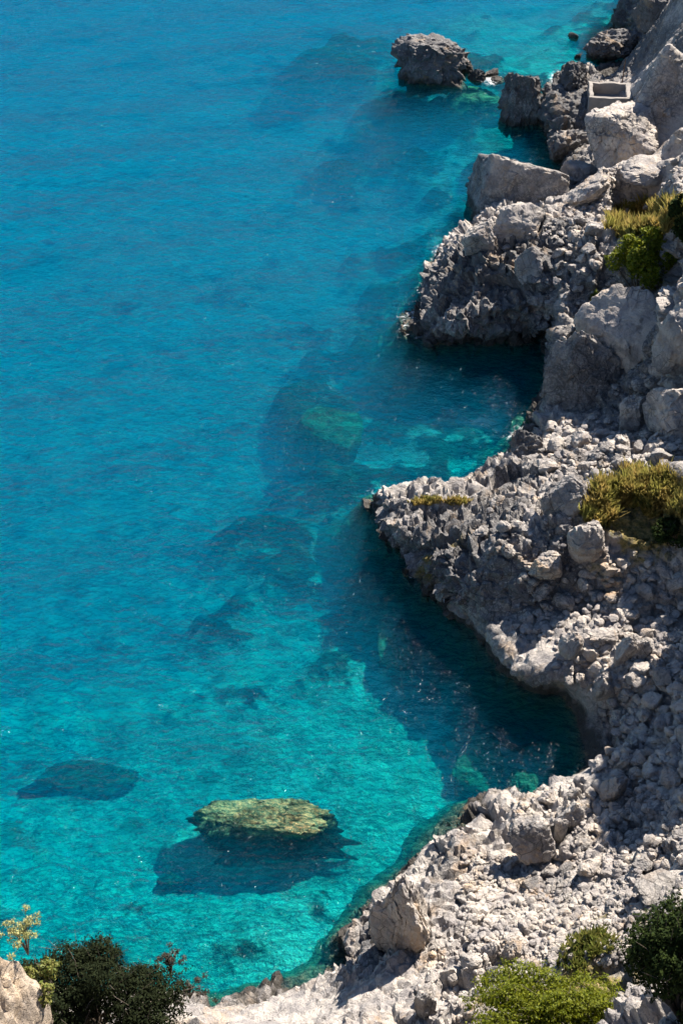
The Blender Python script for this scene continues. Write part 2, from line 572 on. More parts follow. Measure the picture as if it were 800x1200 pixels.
# close the solid below
rim = np.concatenate([idx[0, :], idx[1:, -1], idx[-1, -2::-1], idx[-2:0:-1, 0]])
lowv = V[rim].copy()
lowv[:, 2] = -11.0
nb = len(V)
low = nb + np.arange(len(rim))
V = np.vstack([V, lowv, [[(X0 + X1) / 2, (Y0 + Y1) / 2, -11.0]]])
side = np.stack([np.roll(rim, -1), rim, low, np.roll(low, -1)], 1)
cen = len(V) - 1
me0 = bpy.data.meshes.new('shore_base')
faces = [tuple(f) for f in F.tolist()] + [tuple(f) for f in side.tolist()] + \
        [(int(low[(i + 1) % len(low)]), int(low[i]), cen) for i in range(len(low))]
me0.from_pydata(V.tolist(), [], faces)
ob0 = bpy.data.objects.new('shore_base', me0)
COL.objects.link(ob0)
md = ob0.modifiers.new('r', 'REMESH')
md.mode = 'VOXEL'
md.voxel_size = 0.125
md.adaptivity = 0.0
dg = bpy.context.evaluated_depsgraph_get()
me = bpy.data.meshes.new_from_object(ob0.evaluated_get(dg), depsgraph=dg)
bpy.data.objects.remove(ob0)
bpy.data.meshes.remove(me0)
# throw away what lies deep below or at the back sides
import bmesh
bm = bmesh.new()
bm.from_mesh(me)
bmesh.ops.delete(bm, geom=[v for v in bm.verts if v.co.z < -5.5 or v.co.x > X1 - 0.3 or v.co.y > Y1 - 0.3 or v.co.y < Y0 + 0.3], context='VERTS')
bm.to_mesh(me)
bm.free()
me.update()
co = get_co(me)
no = get_no(me)
print('shore verts', len(co))


def region_attrs(co):
    x, y = co[:, 0], co[:, 1]
    d, _ = coast_sdf(co[:, :2])
    rough = 0.75 + 0 * x
    slab = spots(x, y, [(795, 85, 80, 100, 1.4), (775, 140, 40, 50, 1), (860, 80, 110, 130, 1.4)], 7)
    face = spots(x, y, [(580, 745, 60, 55, 0.75), (620, 790, 50, 25, 0.7), (690, 860, 25, 60, 0.55), (665, 440, 35, 60, .7)], 1.5)
    beach = spots(x, y, [(640, 1060, 130, 70, 1.3), (760, 870, 60, 90, 0.7), (680, 700, 110, 40, 0.6), (720, 232, 70, 25, 1.2), (700, 768, 90, 34, 1.3), (700, 855, 28, 70, 1.2), (755, 300, 45, 40, 1.1), (690, 97, 40, 14, 1.1), (620, 262, 70, 16, .8), (330, 1178, 150, 32, .85)], 3)
    rough = np.clip(rough - 0.62 * np.minimum(slab, 1) - 0.45 * face - 0.5 * beach, 0.1, 1)
    karst = spots(x, y, [(540, 630, 100, 60, 1.0), (600, 980, 100, 50, .8), (500, 1080, 80, 60, .9), (420, 1170, 120, 40, .25), (690, 95, 50, 25, .9), (570, 320, 80, 70, .9)], 2)
    return rough, karst, d, slab


rough, karst, dd, slab = region_attrs(co)
# big broken blocks, tilted bedding, boulder-like lumps, then karst teeth
q = co @ ROT
blk1, blk2 = worley(q * np.array([0.42, 0.42, 0.6]), 31)
b = np.array([0.35, -0.25, 0.9])
bed = np.abs(((co @ b) * 0.75 + 0.7 * fbm(co * 0.3, 2, 9)) % 1.0 - 0.5) * 2
s1, s2 = worley(co * np.array([1.05, 1.05, 1.3]) + 0.35 * np.stack([fbm(co * 0.9, 2, 41), fbm(co * 0.9, 2, 42), fbm(co * .9, 2, 43)], 1), 51)
t1, t2 = worley(co * 2.3, 71)
wrp = 0.5 * np.stack([fbm(co * 0.8, 3, 41), fbm(co * 0.8, 3, 42), fbm(co * .8, 3, 43)], 1)
fa = facets((co + wrp) * np.array([0.42, 0.5, 0.55]), 131, 1.0)
fb = facets((co + 0.5 * wrp) * np.array([1.0, 1.15, 1.3]), 137, 1.0)
fc = facets((co + 0.3 * wrp) * 2.4, 139, 1.0)
bn = np.array([0.34, -0.42, 0.84])
bedv = (co @ bn) * 0.85 + 0.55 * fbm(co * 0.35, 3, 19) + 0.25 * fa
ledge = (bedv % 1.0) ** 1.6
bedw = (co @ bn) * 2.2 + 1.5 * fbm(co * 0.5, 3, 23)
ledge2 = (bedw % 1.0) ** 1.6
disp = (0.45 * fbm(co * 0.28, 4, 3, ridged=True) + 0.66 * fa + (0.50 * (ledge - 0.4) + 0.11 * (ledge2 - 0.4)) * (0.35 + 0.65 * karst)
        + 0.30 * fb * (0.5 + 0.5 * karst) + 0.34 * (sstep(0, 0.22, s2 - s1) - 0.8)) * rough
disp += (0.09 * fc + 0.15 * fbm(co * 1.7, 4, 13, ridged=True) * (0.35 + karst)) * (0.35 + 0.65 * rough)
disp += 0.08 * fbm(co * 5.0, 3, 17, ridged=True) * (0.5 + karst) - 0.24 * sstep(0.38, 0.1, t1) * (0.25 + karst)
disp *= 1 - 0.6 * spots(co[:, 0], co[:, 1], [(330, 1180, 170, 36, 1.0)], 1.5)
disp *= sstep(-0.8, 0.4, co[:, 2]) * 0.78 + 0.22
co2 = co + no * disp[:, None]
me.vertices.foreach_set('co', co2.astype(np.float32).ravel())
me.update()
me.polygons.foreach_set('use_smooth', np.ones(len(me.polygons), dtype=bool))
me.set_sharp_from_angle(angle=math.radians(38))
weather_shade = spots(co[:, 0], co[:, 1], [(640, 110, 60, 60, .75), (740, 50, 40, 50, .8), (780, 5, 60, 40, .9), (660, 180, 40, 40, .6), (570, 350, 110, 60, .55), (690, 400, 90, 90, .35),  # grey weathering zones, with the shade on the top-right slab put in too
                                     (520, 640, 70, 50, .45), (560, 740, 70, 50, .3), (640, 790, 50, 25, .35), (455, 1080, 28, 34, .55), (460, 590, 40, 25, .4), (620, 540, 40, 30, .3), (600, 600, 120, 60, .35), (690, 690, 140, 60, .3), (740, 860, 60, 110, .25), (560, 1000, 90, 50, .12), (340, 1175, 120, 25, .15), (790, 100, 70, 100, .4)], 2)
moss = spots(co[:, 0], co[:, 1], [(480, 580, 50, 12, .55), (540, 580, 40, 10, .45), (755, 260, 45, 16, .9), (690, 590, 30, 22, .5), (765, 590, 70, 40, 1.0), (690, 1125, 60, 40, .6), (730, 1060, 40, 30, .45),
                                  (650, 1180, 100, 40, .8), (700, 620, 30, 30, .4)], 6) * (co[:, 2] > 0.5)
for nm, a in (('weather_shade', weather_shade), ('moss', moss)):
    at_ = me.attributes.new(nm, 'FLOAT', 'POINT')
    at_.data.foreach_set('value', a.astype(np.float32))
me.materials.clear()
me.materials.append(M_SHORE)
shore = link('rocky_shore', me)
tag(shore, 'jagged pale limestone shore running down the right side of the water', 'shore', kind='structure')
BV = BVHTree.FromObject(shore, bpy.context.evaluated_depsgraph_get())


def hit(u, v):
    d = Vector(ray(u, v)).normalized()
    loc, nrm, i, dist = BV.ray_cast(Vector((0, 0, CAM_Z)), d)
    return loc, nrm, dist


def ground(x, y):
    loc, nrm, i, dist = BV.ray_cast(Vector((x, y, 90)), Vector((0, 0, -1)))
    return (loc.z if loc else -5.0), nrm


# ------------------------------------------------------------------ seabed
DEPTH = [(300, 1050, 4.2), (200, 1130, 3.8), (400, 1080, 3.0), (120, 1000, 5.5), (30, 1100, 4.5), (50, 850, 7.5), (200, 850, 6.5), (320, 850, 5.6), (450, 880, 4.6), (560, 880, 4.2), (640, 870, 4.0), (500, 960, 3.2),
         (200, 720, 9), (350, 700, 7.2), (450, 760, 5.4), (520, 780, 4.6), (60, 650, 12), (200, 560, 13), (330, 580, 9), (420, 560, 7), (450, 640, 6), (100, 430, 18), (250, 400, 16), (380, 400, 11), (450, 430, 7.5),
         (560, 480, 5.0), (520, 520, 4.6), (600, 450, 4.5), (470, 330, 8), (420, 300, 11), (300, 250, 18), (100, 200, 24), (500, 230, 6.5), (520, 150, 6.0), (590, 120, 4.0), (630, 180, 3.0), (440, 130, 8), (380, 100, 10), (250, 80, 22),
         (60, 30, 28), (600, 70, 3.6), (640, 78, 2.4), (680, 30, 4.5), (600, 10, 7), (450, 20, 12), (660, 55, 3.6), (500, 110, 6.0), (-100, 800, 9), (-100, 500, 20), (-150, 100, 30)]
dp = np.array([at(u, v, -d * 0.62) for u, v, d in DEPTH])
dp = np.vstack([dp, [(-80, 180, -32), (0, 190, -30), (50, 190, -20), (-85, 60, -26), (-60, 25, -10), (30, 20, -1), (40, 60, -1), (45, 100, -1)]])
SEAZ = tps_fit(dp[:, :2], dp[:, 2], 0.02)
sx = np.arange(-95, 62, 0.3)
sy = np.arange(14, 205, 0.3)
SX, SY = np.meshgrid(sx, sy)
P2 = np.stack([SX.ravel(), SY.ravel()], 1)
P3 = np.stack([SX.ravel(), SY.ravel(), 0 * SX.ravel()], 1)
sz = np.minimum(SEAZ(P2), -0.8)
n1 = fbm(P3 * 0.16, 4, 81)
n2 = fbm(P3 * 0.6, 4, 85)
patch = spots(P3[:, 0], P3[:, 1], [(385, 90, 90, 45, .9), (300, 128, 50, 20, .8), (430, 215, 110, 30, .95), (470, 160, 90, 40, .7), (370, 500, 70, 55, 1), (430, 440, 90, 34, .8), (395, 590, 95, 32, .9), (345, 560, 50, 18, .6),
                                   (455, 660, 50, 60, .8), (450, 750, 60, 34, .85), (510, 720, 50, 60, .7), (570, 880, 60, 44, .9), (640, 860, 50, 60, .8), (540, 480, 100, 60, .75), (600, 430, 60, 30, .8),
                                   (0, 1010, 26, 34, .7), (560, 300, 60, 60, .4), (520, 110, 70, 40, .7), (610, 160, 50, 40, .7), (250, 380, 70, 60, .25), (60, 1050, 60, 30, .35),
                                   (480, 790, 60, 20, .4), (420, 960, 40, 20, .35), (280, 700, 30, 8, .5), (500, 840, 40, 16, .45), (330, 370, 60, 40, .35)], -5)
sd_coast, _ = coast_sdf(P2)
near_reef = 0.62 * sstep(13, 4, -sd_coast) * sstep(41, 47, P2[:, 1]) * (0.7 + 0.3 * sstep(75, 60, P2[:, 1]))
patch = np.maximum(patch, near_reef)
n3 = fbm(P3 * 0.33 + 40, 3, 99)
n4 = fbm(P3 * 0.9 + 11, 3, 103)
pm = patch * 1.35 + 0.30 * n1 + 0.40 * n2 + 0.80 * n3 + 0.45 * n4
algae = sstep(0.2, 1.25, pm)
far_ = sstep(65, 100, P2[:, 1])
reef = -1.5 + 0.5 * far_ - (1.2 * np.abs(n2) + 0.9 * np.abs(n1)) * (1 - 0.5 * far_)
up = sstep(-0.1, 1.9, patch * 1.35 + 0.30 * n1 + 0.7 * n3 + 0.2 * n4) * 0.8
sz = np.where(sz < reef, sz * (1 - up) + reef * up, sz)
sz = sz + 0.6 * n1 + 0.25 * n2 + algae * 0.5 * np.abs(n2)
sz = np.maximum(sz, -2.6 + 1.0 * spots(P3[:, 0], P3[:, 1], [(290, 985, 105, 34, 1.0)], -2) - 3 * (1 - sstep(0.05, 0.5, spots(P3[:, 0], P3[:, 1], [(290, 985, 105, 34, 1.0)], -2))))
cobble, _ = worley(P3 * 0.9, 91)
sz += 0.3 * (0.5 - cobble)
sidx = np.arange(SX.size).reshape(SX.shape)
SF = np.stack([sidx[:-1, :-1], sidx[:-1, 1:], sidx[1:, 1:], sidx[1:, :-1]], -1).reshape(-1, 4)
t = NT('sandy_seabed')
P = t.pos()
al = t.math('ADD', t.attr('algae'), t.math('MULTIPLY', t.math('SUBTRACT', t.noise(P, 0.6, 7, 0.72, 0.8), 0.5), 2.6))
al = t.map(al, 0.3, 0.72)
cob = t.n('ShaderNodeTexVoronoi')
t.l(P, cob.inputs['Vector'])
cob.inputs['Scale'].default_value = 0.55
sand = t.mix(t.map(t.noise(P, 0.5, 6, 0.65, 0.6), 0.38, 0.66), (0.29, 0.31, 0.22), (0.48, 0.485, 0.36))
sand = t.mix(t.math('MULTIPLY', t.map(cob.outputs['Distance'], 0.45, 0.25), t.map(t.noise(P, 0.35, 3), 0.45, 0.6)), sand, (0.17, 0.18, 0.125))
alg = t.mix(t.map(t.noise(P, 0.9, 6, 0.7), 0.4, 0.62), (0.010, 0.014, 0.013), (0.07, 0.08, 0.05))
c = t.mix(al, sand, alg)
t.principled(c, 0.95, t.bump(t.noise(P, 1.5, 6, 0.65), 1.0, 0.5), 0.05)
seabed = link('seabed', mesh_from('seabed', np.stack([P2[:, 0], P2[:, 1], sz], 1), SF, t.m, attrs={'algae': algae}))
tag(seabed, 'pale sandy seabed with dark weed patches seen through the water', 'seabed', kind='structure')

# ------------------------------------------------------------------ water: a closed body with scattering and absorption
WSTEP = 0.4
wx = np.arange(-94, 60, WSTEP)
wy = np.arange(15, 203, WSTEP)
WX, WY = np.meshgrid(wx, wy)
wn = np.stack([WX.ravel(), WY.ravel(), 0 * WX.ravel()], 1)
wd, _ = coast_sdf(wn[:, :2])
foam_z = spots(wn[:, 0], wn[:, 1], [(480, 378, 26, 28, .35), (500, 340, 20, 20, .4), (574, 92, 20, 14, .6), (650, 90, 14, 12, .6), (600, 512, 26, 22, .35), (440, 576, 14, 8, .25), (480, 685, 20, 16, .3), (515, 300, 12, 20, .5), (690, 25, 20, 12, .6), (540, 575, 60, 8, .5), (430, 1080, 10, 20, .3)])
foam = foam_z * np.exp(-(np.abs(wd + 0.3) / 1.2) ** 1.5) + 0.28 * np.exp(-(np.abs(wd) / 0.45) ** 1.5)
foam = np.maximum(foam, 0.75 * spots(wn[:, 0], wn[:, 1], [(574, 94, 12, 8, .9)]))
wz = 0.05 * fbm(wn * 0.25, 3, 95)
widx = np.arange(WX.size).reshape(WX.shape)
WV = np.stack([WX.ravel(), WY.ravel(), wz], 1)
WF = np.stack([widx[:-1, :-1], widx[:-1, 1:], widx[1:, 1:], widx[1:, :-1]], -1).reshape(-1, 4).tolist()
rim = np.concatenate([widx[0, :], widx[1:, -1], widx[-1, -2::-1], widx[-2:0:-1, 0]])
lowv = WV[rim].copy()
lowv[:, 2] = -45
nb = len(WV)
low = nb + np.arange(len(rim))
WV = np.vstack([WV, lowv, [[-15, 110, -45]]])
cen = len(WV) - 1
for i in range(len(rim)):
    j = (i + 1) % len(rim)
    WF.append((int(rim[j]), int(rim[i]), int(low[i]), int(low[j])))
    WF.append((int(low[j]), int(low[i]), cen))

t = NT('sea_water')
P = t.pos()
# wind ripples in several lengths, slightly stretched across the wind
rot = t.n('ShaderNodeMapping')
t.l(P, rot.inputs[0])
rot.inputs['Rotation'].default_value = (0, 0, math.radians(14))
rot.inputs['Scale'].default_value = (0.8, 1.15, 1.0)
R = rot.outputs[0]
w1 = t.noise(R, 0.28, 3, 0.5, 0.3)
w2 = t.noise(R, 1.15, 4, 0.52, 0.5)
w3 = t.noise(R, 3.0, 3, 0.55, 0.5)
gust = t.map(t.noise(P, 0.05, 3, 0.5, 0.5), 0.35, 0.65, 0.6, 1.15)
sw = t.n('ShaderNodeTexWave', wave_type='BANDS', bands_direction='Y')
swm = t.n('ShaderNodeMapping')
t.l(P, swm.inputs[0])
swm.inputs['Rotation'].default_value = (0, 0, math.radians(-17))
t.l(swm.outputs[0], sw.inputs['Vector'])
sw.inputs['Scale'].default_value = 0.045
sw.inputs['Distortion'].default_value = 5.0
sw.inputs['Detail'].default_value = 2.0
sw.inputs['Detail Scale'].default_value = 0.6
b0 = t.bump(sw.outputs['Fac'], 0.5, 0.5)
b1 = t.bump(w1, 0.5, 0.5, b0)
b2 = t.bump(w2, 0.9, 0.42, b1)
b3n = t.n('ShaderNodeBump')
t.l(w3, b3n.inputs['Height'])
t.l(b2, b3n.inputs['Normal'])
b3n.inputs['Distance'].default_value = 0.22
t.l(gust, b3n.inputs['Strength'])
N = b3n.outputs[0]
fr = t.n('ShaderNodeLayerWeight')
fr.inputs['Blend'].default_value = 0.5
t.l(N, fr.inputs['Normal'])
gl = t.n('ShaderNodeBsdfGlossy')
gl.inputs['Roughness'].default_value = 0.07
t.l(N, gl.inputs['Normal'])
tp = t.n('ShaderNodeBsdfTransparent')
fr0 = t.n('ShaderNodeLayerWeight')
fr0.inputs['Blend'].default_value = 0.5
tilt = t.math('SUBTRACT', fr.outputs['Facing'], fr0.outputs['Facing'])
t.l(t.mix(t.map(tilt, -0.09, 0.17, 0, 1), (1.0, 1.0, 1.0), (0.25, 0.50, 0.60)), tp.inputs['Color'])
mx = t.n('ShaderNodeMixShader')
sch = t.math('ADD', t.math('MULTIPLY', t.math('POWER', fr.outputs['Facing'], 5.0), 0.10), 0.0022)
t.l(sch, mx.inputs[0])
t.l(tp.outputs[0], mx.inputs[1])
t.l(gl.outputs[0], mx.inputs[2])
fo = t.n('ShaderNodeBsdfDiffuse')
fo.inputs['Color'].default_value = (0.78, 0.80, 0.80, 1)
lace = t.noise(P, 2.2, 6, 0.7, 1.5)
ff = t.map(t.math('ADD', t.math('MULTIPLY', t.attr('foam'), 0.4), t.math('MULTIPLY', lace, 0.9)), 0.62, 0.9)
ff = t.math('MULTIPLY', ff, t.map(t.attr('foam'), 0.03, 0.25))
mx2 = t.n('ShaderNodeMixShader')
t.l(ff, mx2.inputs[0])
t.l(mx.outputs[0], mx2.inputs[1])
t.l(fo.outputs[0], mx2.inputs[2])
t.l(mx2.outputs[0], t.out.inputs['Surface'])
va = t.n('ShaderNodeVolumeAbsorption')
va.inputs['Color'].default_value = (0.0, 0.902, 0.938, 1)
va.inputs['Density'].default_value = 0.95
vs = t.n('ShaderNodeVolumeScatter')
vs.inputs['Color'].default_value = (0.0, 0.65, 1.0, 1)
vs.inputs['Density'].default_value = 0.057
vs.inputs['Anisotropy'].default_value = 0.0
ad = t.n('ShaderNodeAddShader')
t.l(va.outputs[0], ad.inputs[0])
t.l(vs.outputs[0], ad.inputs[1])
t.l(ad.outputs[0], t.out.inputs['Volume'])
wm = mesh_from('sea_water', WV, WF, t.m, attrs={'foam': np.concatenate([foam, np.zeros(len(WV) - len(foam))])})
water = link('sea_water', wm)
tag(water, 'clear turquoise and blue sea water with small wind ripples', 'water', kind='structure')


# ------------------------------------------------------------------ rocks
def ico(sub):
    bm = bmesh.new()
    bmesh.ops.create_icosphere(bm, subdivisions=sub, radius=1.0)
    v = np.array([q.co[:] for q in bm.verts])
    f = np.array([[q.index for q in p.verts] for p in bm.faces])
    bm.free()
    return v, f


ICO = {k: ico(k) for k in (2, 3, 4, 5, 6)}


def rock_shape(seed, sub=4, planes=14, sharp=11, rough=0.10, freq=1.6, pits=0.0, cuts=None, facet=0.0):
    r = np.random.default_rng(seed)
    d, f = ICO[sub]
    n = r.normal(size=(planes, 3))
    n /= np.linalg.norm(n, axis=1)[:, None]
    dist = r.uniform(0.62, 1.0, planes)
    if cuts:
        cc = np.array(cuts, dtype=float)
        n = np.vstack([n[:max(0, planes - len(cc))], cc[:, :3] / np.linalg.norm(cc[:, :3], axis=1)[:, None]])
        dist = np.concatenate([np.maximum(dist[:max(0, planes - len(cc))], 0.85), cc[:, 3]])
        planes = len(n)
    acc = 0
    for k in range(planes):
        acc = acc + (np.maximum(0, d @ n[k]) / dist[k]) ** sharp
    rad = np.minimum(1.0 / np.maximum(acc, 1e-6) ** (1 / sharp), 1.35)
    v = d * rad[:, None]
    off = r.uniform(3, 50, 3)
    v = v * (1 + rough * fbm(v * freq + off, 5, seed % 97, 0.55)[:, None]
             + 0.5 * rough * fbm(v * freq * 2.6 + off, 4, seed % 89, 0.6, True)[:, None])
    if facet:
        v = v * (1 + facet * facets(v * 1.9 + off, seed % 71, 0.9)[:, None] + 0.45 * facet * facets(v * 4.1 + off, seed % 61, 0.9)[:, None])
    if pits:
        w, w2 = worley(v * freq * 2.4 + off, seed % 83)
        v = v * (1 + pits * (w - 0.5)[:, None])
    lo, hi = v.min(0), v.max(0)
    v = (v - (lo + hi) / 2) / ((hi - lo) / 2)
    return v, f


ROCK_N = []


def seat(u, v, hh, sink=0.3, floor=None):
    """point on the ray (u, v) whose height over the ground is (0.5 - sink) of hh"""
    d = ray(u, v)
    d = d / np.linalg.norm(d)
    loc, nrm, dist = hit(u, v)
    t1 = dist if loc else (CAM_Z + 3) / -d[2]
    tt = t1 + 1.5
    best = None
    while tt > 5:
        p = np.array([0, 0, CAM_Z]) + d * tt
        g = ground(p[0], p[1])[0] if floor is None else floor
        if p[2] - g >= hh * (0.5 - sink):
            return p
        tt -= 0.15
    return np.array([0, 0, CAM_Z]) + d * t1


def landmark(name, label, box, k=0.85, seed=1, sub=5, mat=None, sink=0.25, cat='boulder', group=None, floor=None, yaw=0.0, tilt=(0, 0), hmin=0.25, **kw):
    u0, v0, u1, v1 = box
    uc, vc = (u0 + u1) / 2, (v0 + v1) / 2
    d = ray(uc, vc)
    th = math.asin(-d[2] / np.linalg.norm(d))
    loc, nrm, dist = hit(uc, vc)
    s = (dist if loc else CAM_Z / math.sin(th)) * 1.0
    if floor is not None:
        s = (CAM_Z - floor) / math.sin(th)
    dep = s / np.linalg.norm(d) * 1.0
    w = (u1 - u0) * dep / FPX
    dpt = w * k
    ext = (v1 - v0) * dep / FPX
    hh2 = (ext ** 2 - (dpt * math.sin(th)) ** 2)
    hh = math.sqrt(hh2) / math.cos(th) if hh2 > 0 else 0
    hh = max(hh, hmin * w)
    p = seat(uc, vc, hh, sink, floor)
    kw.setdefault('facet', 0.08)
    kw.setdefault('pits', 0.08)
    v, f = rock_shape(seed, sub, **kw)
    R = np.array((Matrix.Rotation(yaw, 3, 'Z') @ Matrix.Rotation(tilt[0], 3, 'X') @ Matrix.Rotation(tilt[1], 3, 'Y')))
    v = v @ R.T
    lo, hi = v.min(0), v.max(0)
    v = (v - (lo + hi) / 2) / ((hi - lo) / 2)
    v = v * np.array([w, dpt, hh]) / 2
    o = link(name, mesh_from(name, v, f, mat or M_STONE, sharp=30), None, tuple(p))
    tag(o, label, cat, group)
    o['_'] = 0
    del o['_']
    ROCK_N.append((o, uc, vc, u1 - u0, v1 - v0))
    return o


# rocks of the far corner
landmark('sea_rock', 'dark jagged rock standing alone in the open sea at the top', (458, 42, 552, 112), 0.8, 101, 6, M_DARKSTONE, 0.34, 'sea rock', floor=-0.2, rough=0.12, pits=0.28, planes=11, facet=.14, cuts=[(.1, .2, 1, .55), (-.8, -.3, .2, .8), (.9, -.2, .1, .85), (0, -1, .15, .75), (.2, 1, .2, .85)])
landmark('sea_rock', 'low dark rock awash beside the lone sea rock, nearest to it', (548, 80, 570, 100), 0.8, 102, 5, M_DARKSTONE, 0.3, 'sea rock', floor=-0.2, pits=.3)
landmark('sea_rock', 'flat wet rock awash, last of the low rocks beside the lone sea rock', (572, 88, 592, 99), 0.8, 151, 4, M_DARKSTONE, 0.4, 'sea rock', floor=-0.2, pits=.3)
landmark('sea_rock', 'pointed little rock touching the right foot of the lone sea rock', (540, 70, 556, 92), 0.8, 152, 4, M_DARKSTONE, 0.3, 'sea rock', floor=-0.2, pits=.3)
landmark('sea_rock', 'small brown rock awash right of the lone sea rock', (566, 80, 584, 93), 0.8, 103, 4, M_DARKSTONE, 0.35, 'sea rock', floor=-0.2, pits=.3)
landmark('sea_rock', 'blocky dark knob of rock rising from the sea left of the concrete basin', (583, 86, 633, 168), 0.8, 104, 6, M_DARKSTONE, 0.30, 'sea rock', floor=-0.3, rough=.1, pits=.22, facet=.12, cuts=[(.1, .2, 1, .55), (-.8, -.3, .2, .8), (.9, -.2, .1, .85), (0, -1, .15, .75), (.2, 1, .2, .85)])
landmark('sea_rock', 'long dark undercut rock beyond the concrete basin, at the small inlet', (682, 33, 748, 80), 0.8, 105, 6, M_DARKSTONE, 0.15, 'sea rock', floor=-0.2, rough=.14, pits=.2)
landmark('sea_rock', 'tiny dark rock awash left of the undercut rock at the inlet', (665, 38, 678, 48), 0.8, 106, 4, M_DARKSTONE, 0.3, 'sea rock', floor=-0.2)
landmark('sea_rock', 'small round rock poking from the shaded inlet water at the top', (672, 62, 681, 71), 0.8, 107, 4, M_STONE, 0.3, 'sea rock', floor=-0.2)
landmark('boulder', 'small spiky grey rock at the water edge below the top corner', (716, 10, 738, 34), 0.8, 108, 5, M_DARKSTONE, 0.2, pits=.3)
landmark('boulder', 'pitted grey rock left of the concrete basin at the platform edge', (655, 74, 692, 108), 0.9, 109, 5, M_DARKSTONE, 0.3, rough=.14, pits=.35)
landmark('boulder', 'dark shaded rock at the very top right corner', (742, -8, 790, 38), 0.9, 110, 5, M_DARKSTONE, 0.25)
# boulders around the beach below the basin
landmark('boulder', 'largest rounded boulder, cracked, just below the concrete basin', (683, 124, 770, 200), 0.9, 111, 6, M_STONE, 0.2, rough=.08, sharp=9, planes=9, pits=.06, cuts=[(-.75, -.6, .15, .68), (.5, -.45, .75, .72), (-.2, .3, 1, .8), (0, -1, .2, .8)])
landmark('boulder', 'long grey boulder lying right below the largest rounded boulder', (726, 187, 790, 222), 0.7, 112, 5, M_STONE, 0.2, rough=.06, sharp=8)
landmark('boulder', 'great wedge shaped slab standing in the water with lit ridge', (548, 174, 680, 262), 0.62, 124, 6, M_SHADESTONE, 0.14, floor=-0.4, rough=.06, planes=6, sharp=14, pits=.06, facet=.06, cuts=[(-.95, -.1, .2, .85), (.30, .42, .85, .55), (-.12, -.92, .36, .66), (0, 1, .1, .9), (1, -.1, .25, 1.0), (0, 0, -1, .8)])
landmark('boulder', 'shaded grey boulder between the wedge slab and the largest rounded boulder', (656, 186, 702, 220), 0.9, 114, 5, M_STONE, 0.25)
landmark('boulder', 'dark ragged rock at the water left of the largest rounded boulder', (640, 150, 690, 192), 0.9, 115, 5, M_DARKSTONE, 0.3, rough=.16, pits=.25)
landmark('boulder', 'white pyramid shaped boulder at the right end of the wedge slab', (664, 205, 714, 247), 0.8, 116, 5, M_STONE, 0.25, planes=8, sharp=16)
landmark('boulder', 'pale boulder on the promontory top, next below the wedge slab', (575, 236, 640, 280), 0.7, 117, 5, M_STONE, 0.3, planes=9)
landmark('boulder', 'leaning pale boulder at the left end of the promontory top', (540, 258, 580, 300), 0.8, 118, 5, M_STONE, 0.3)
landmark('boulder', 'rounded pale boulder hanging on the dark promontory face', (602, 288, 640, 332), 0.8, 119, 5, M_STONE, 0.35)
landmark('boulder', 'large tilted grey slab boulder under the lime green shrub', (672, 342, 778, 438), 0.75, 120, 6, M_STONE, 0.22, planes=8, sharp=14, rough=.06, pits=.08, facet=.06, cuts=[(-.25, -.6, .75, .5), (-.6, -.7, -.2, .75), (.9, .1, .2, .9), (.2, .9, .4, .8)])
landmark('boulder', 'grey boulder right of the large tilted slab at the picture edge', (768, 352, 840, 440), 0.9, 121, 5, M_STONE, 0.25)
landmark('boulder', 'broad shaded boulder at the right edge above the grassy mound', (758, 442, 850, 525), 0.9, 122, 6, M_STONE, 0.25, sharp=8)
landmark('boulder', 'smooth dark rock face boulder beside the cave pool, below the tilted slab', (634, 395, 735, 505), 0.5, 123, 6, M_SHADESTONE, 0.3, rough=.06, facet=.1, cuts=[(-.6, -.6, .4, .7), (.3, -.6, .7, .62), (0, 1, 0, .9)])
landmark('boulder', 'peaked grey boulder left of the broad shaded one at the edge', (722, 462, 765, 520), 0.8, 125, 5, M_STONE, 0.3, planes=9)
# middle promontory
landmark('boulder', 'rounded shaded boulder below the left end of the tawny grass mound', (662, 606, 708, 668), 0.9, 126, 6, M_STONE, 0.25, sharp=8)
landmark('boulder', 'ochre stained block left of the tawny grass mound', (632, 556, 690, 615), 0.85, 127, 6, M_STONE, 0.4, rough=.12)
landmark('boulder', 'flat topped grey rock at the cave pool shore above the pointed promontory', (597, 502, 640, 548), 0.9, 128, 5, M_DARKSTONE, 0.35, rough=.15, pits=.2)
landmark('boulder', 'round pale boulder on the pointed promontory in front of the shaded gully', (618, 646, 658, 682), 0.85, 129, 5, M_STONE, 0.25)
landmark('boulder', 'flat ledge rock lying along the sunlit row above the overhang', (688, 735, 724, 752), 0.6, 130, 5, M_STONE, 0.2)
landmark('boulder', 'round sunlit boulder at the left end of the row above the overhang', (654, 740, 684, 772), 0.9, 131, 5, M_STONE, 0.25, sharp=7)
landmark('boulder', 'upright pale block in the sunlit row, right of the flat ledge rock', (720, 744, 745, 782), 0.8, 132, 5, M_STONE, 0.25, planes=8)
landmark('boulder', 'cream coloured block at the right end of the sunlit row', (744, 748, 766, 774), 0.9, 133, 5, M_STONE, 0.25)
landmark('boulder', 'ochre upright stone in the middle of the lit rocks behind the overhang', (694, 788, 724, 822), 0.8, 134, 5, M_STONE, 0.3)
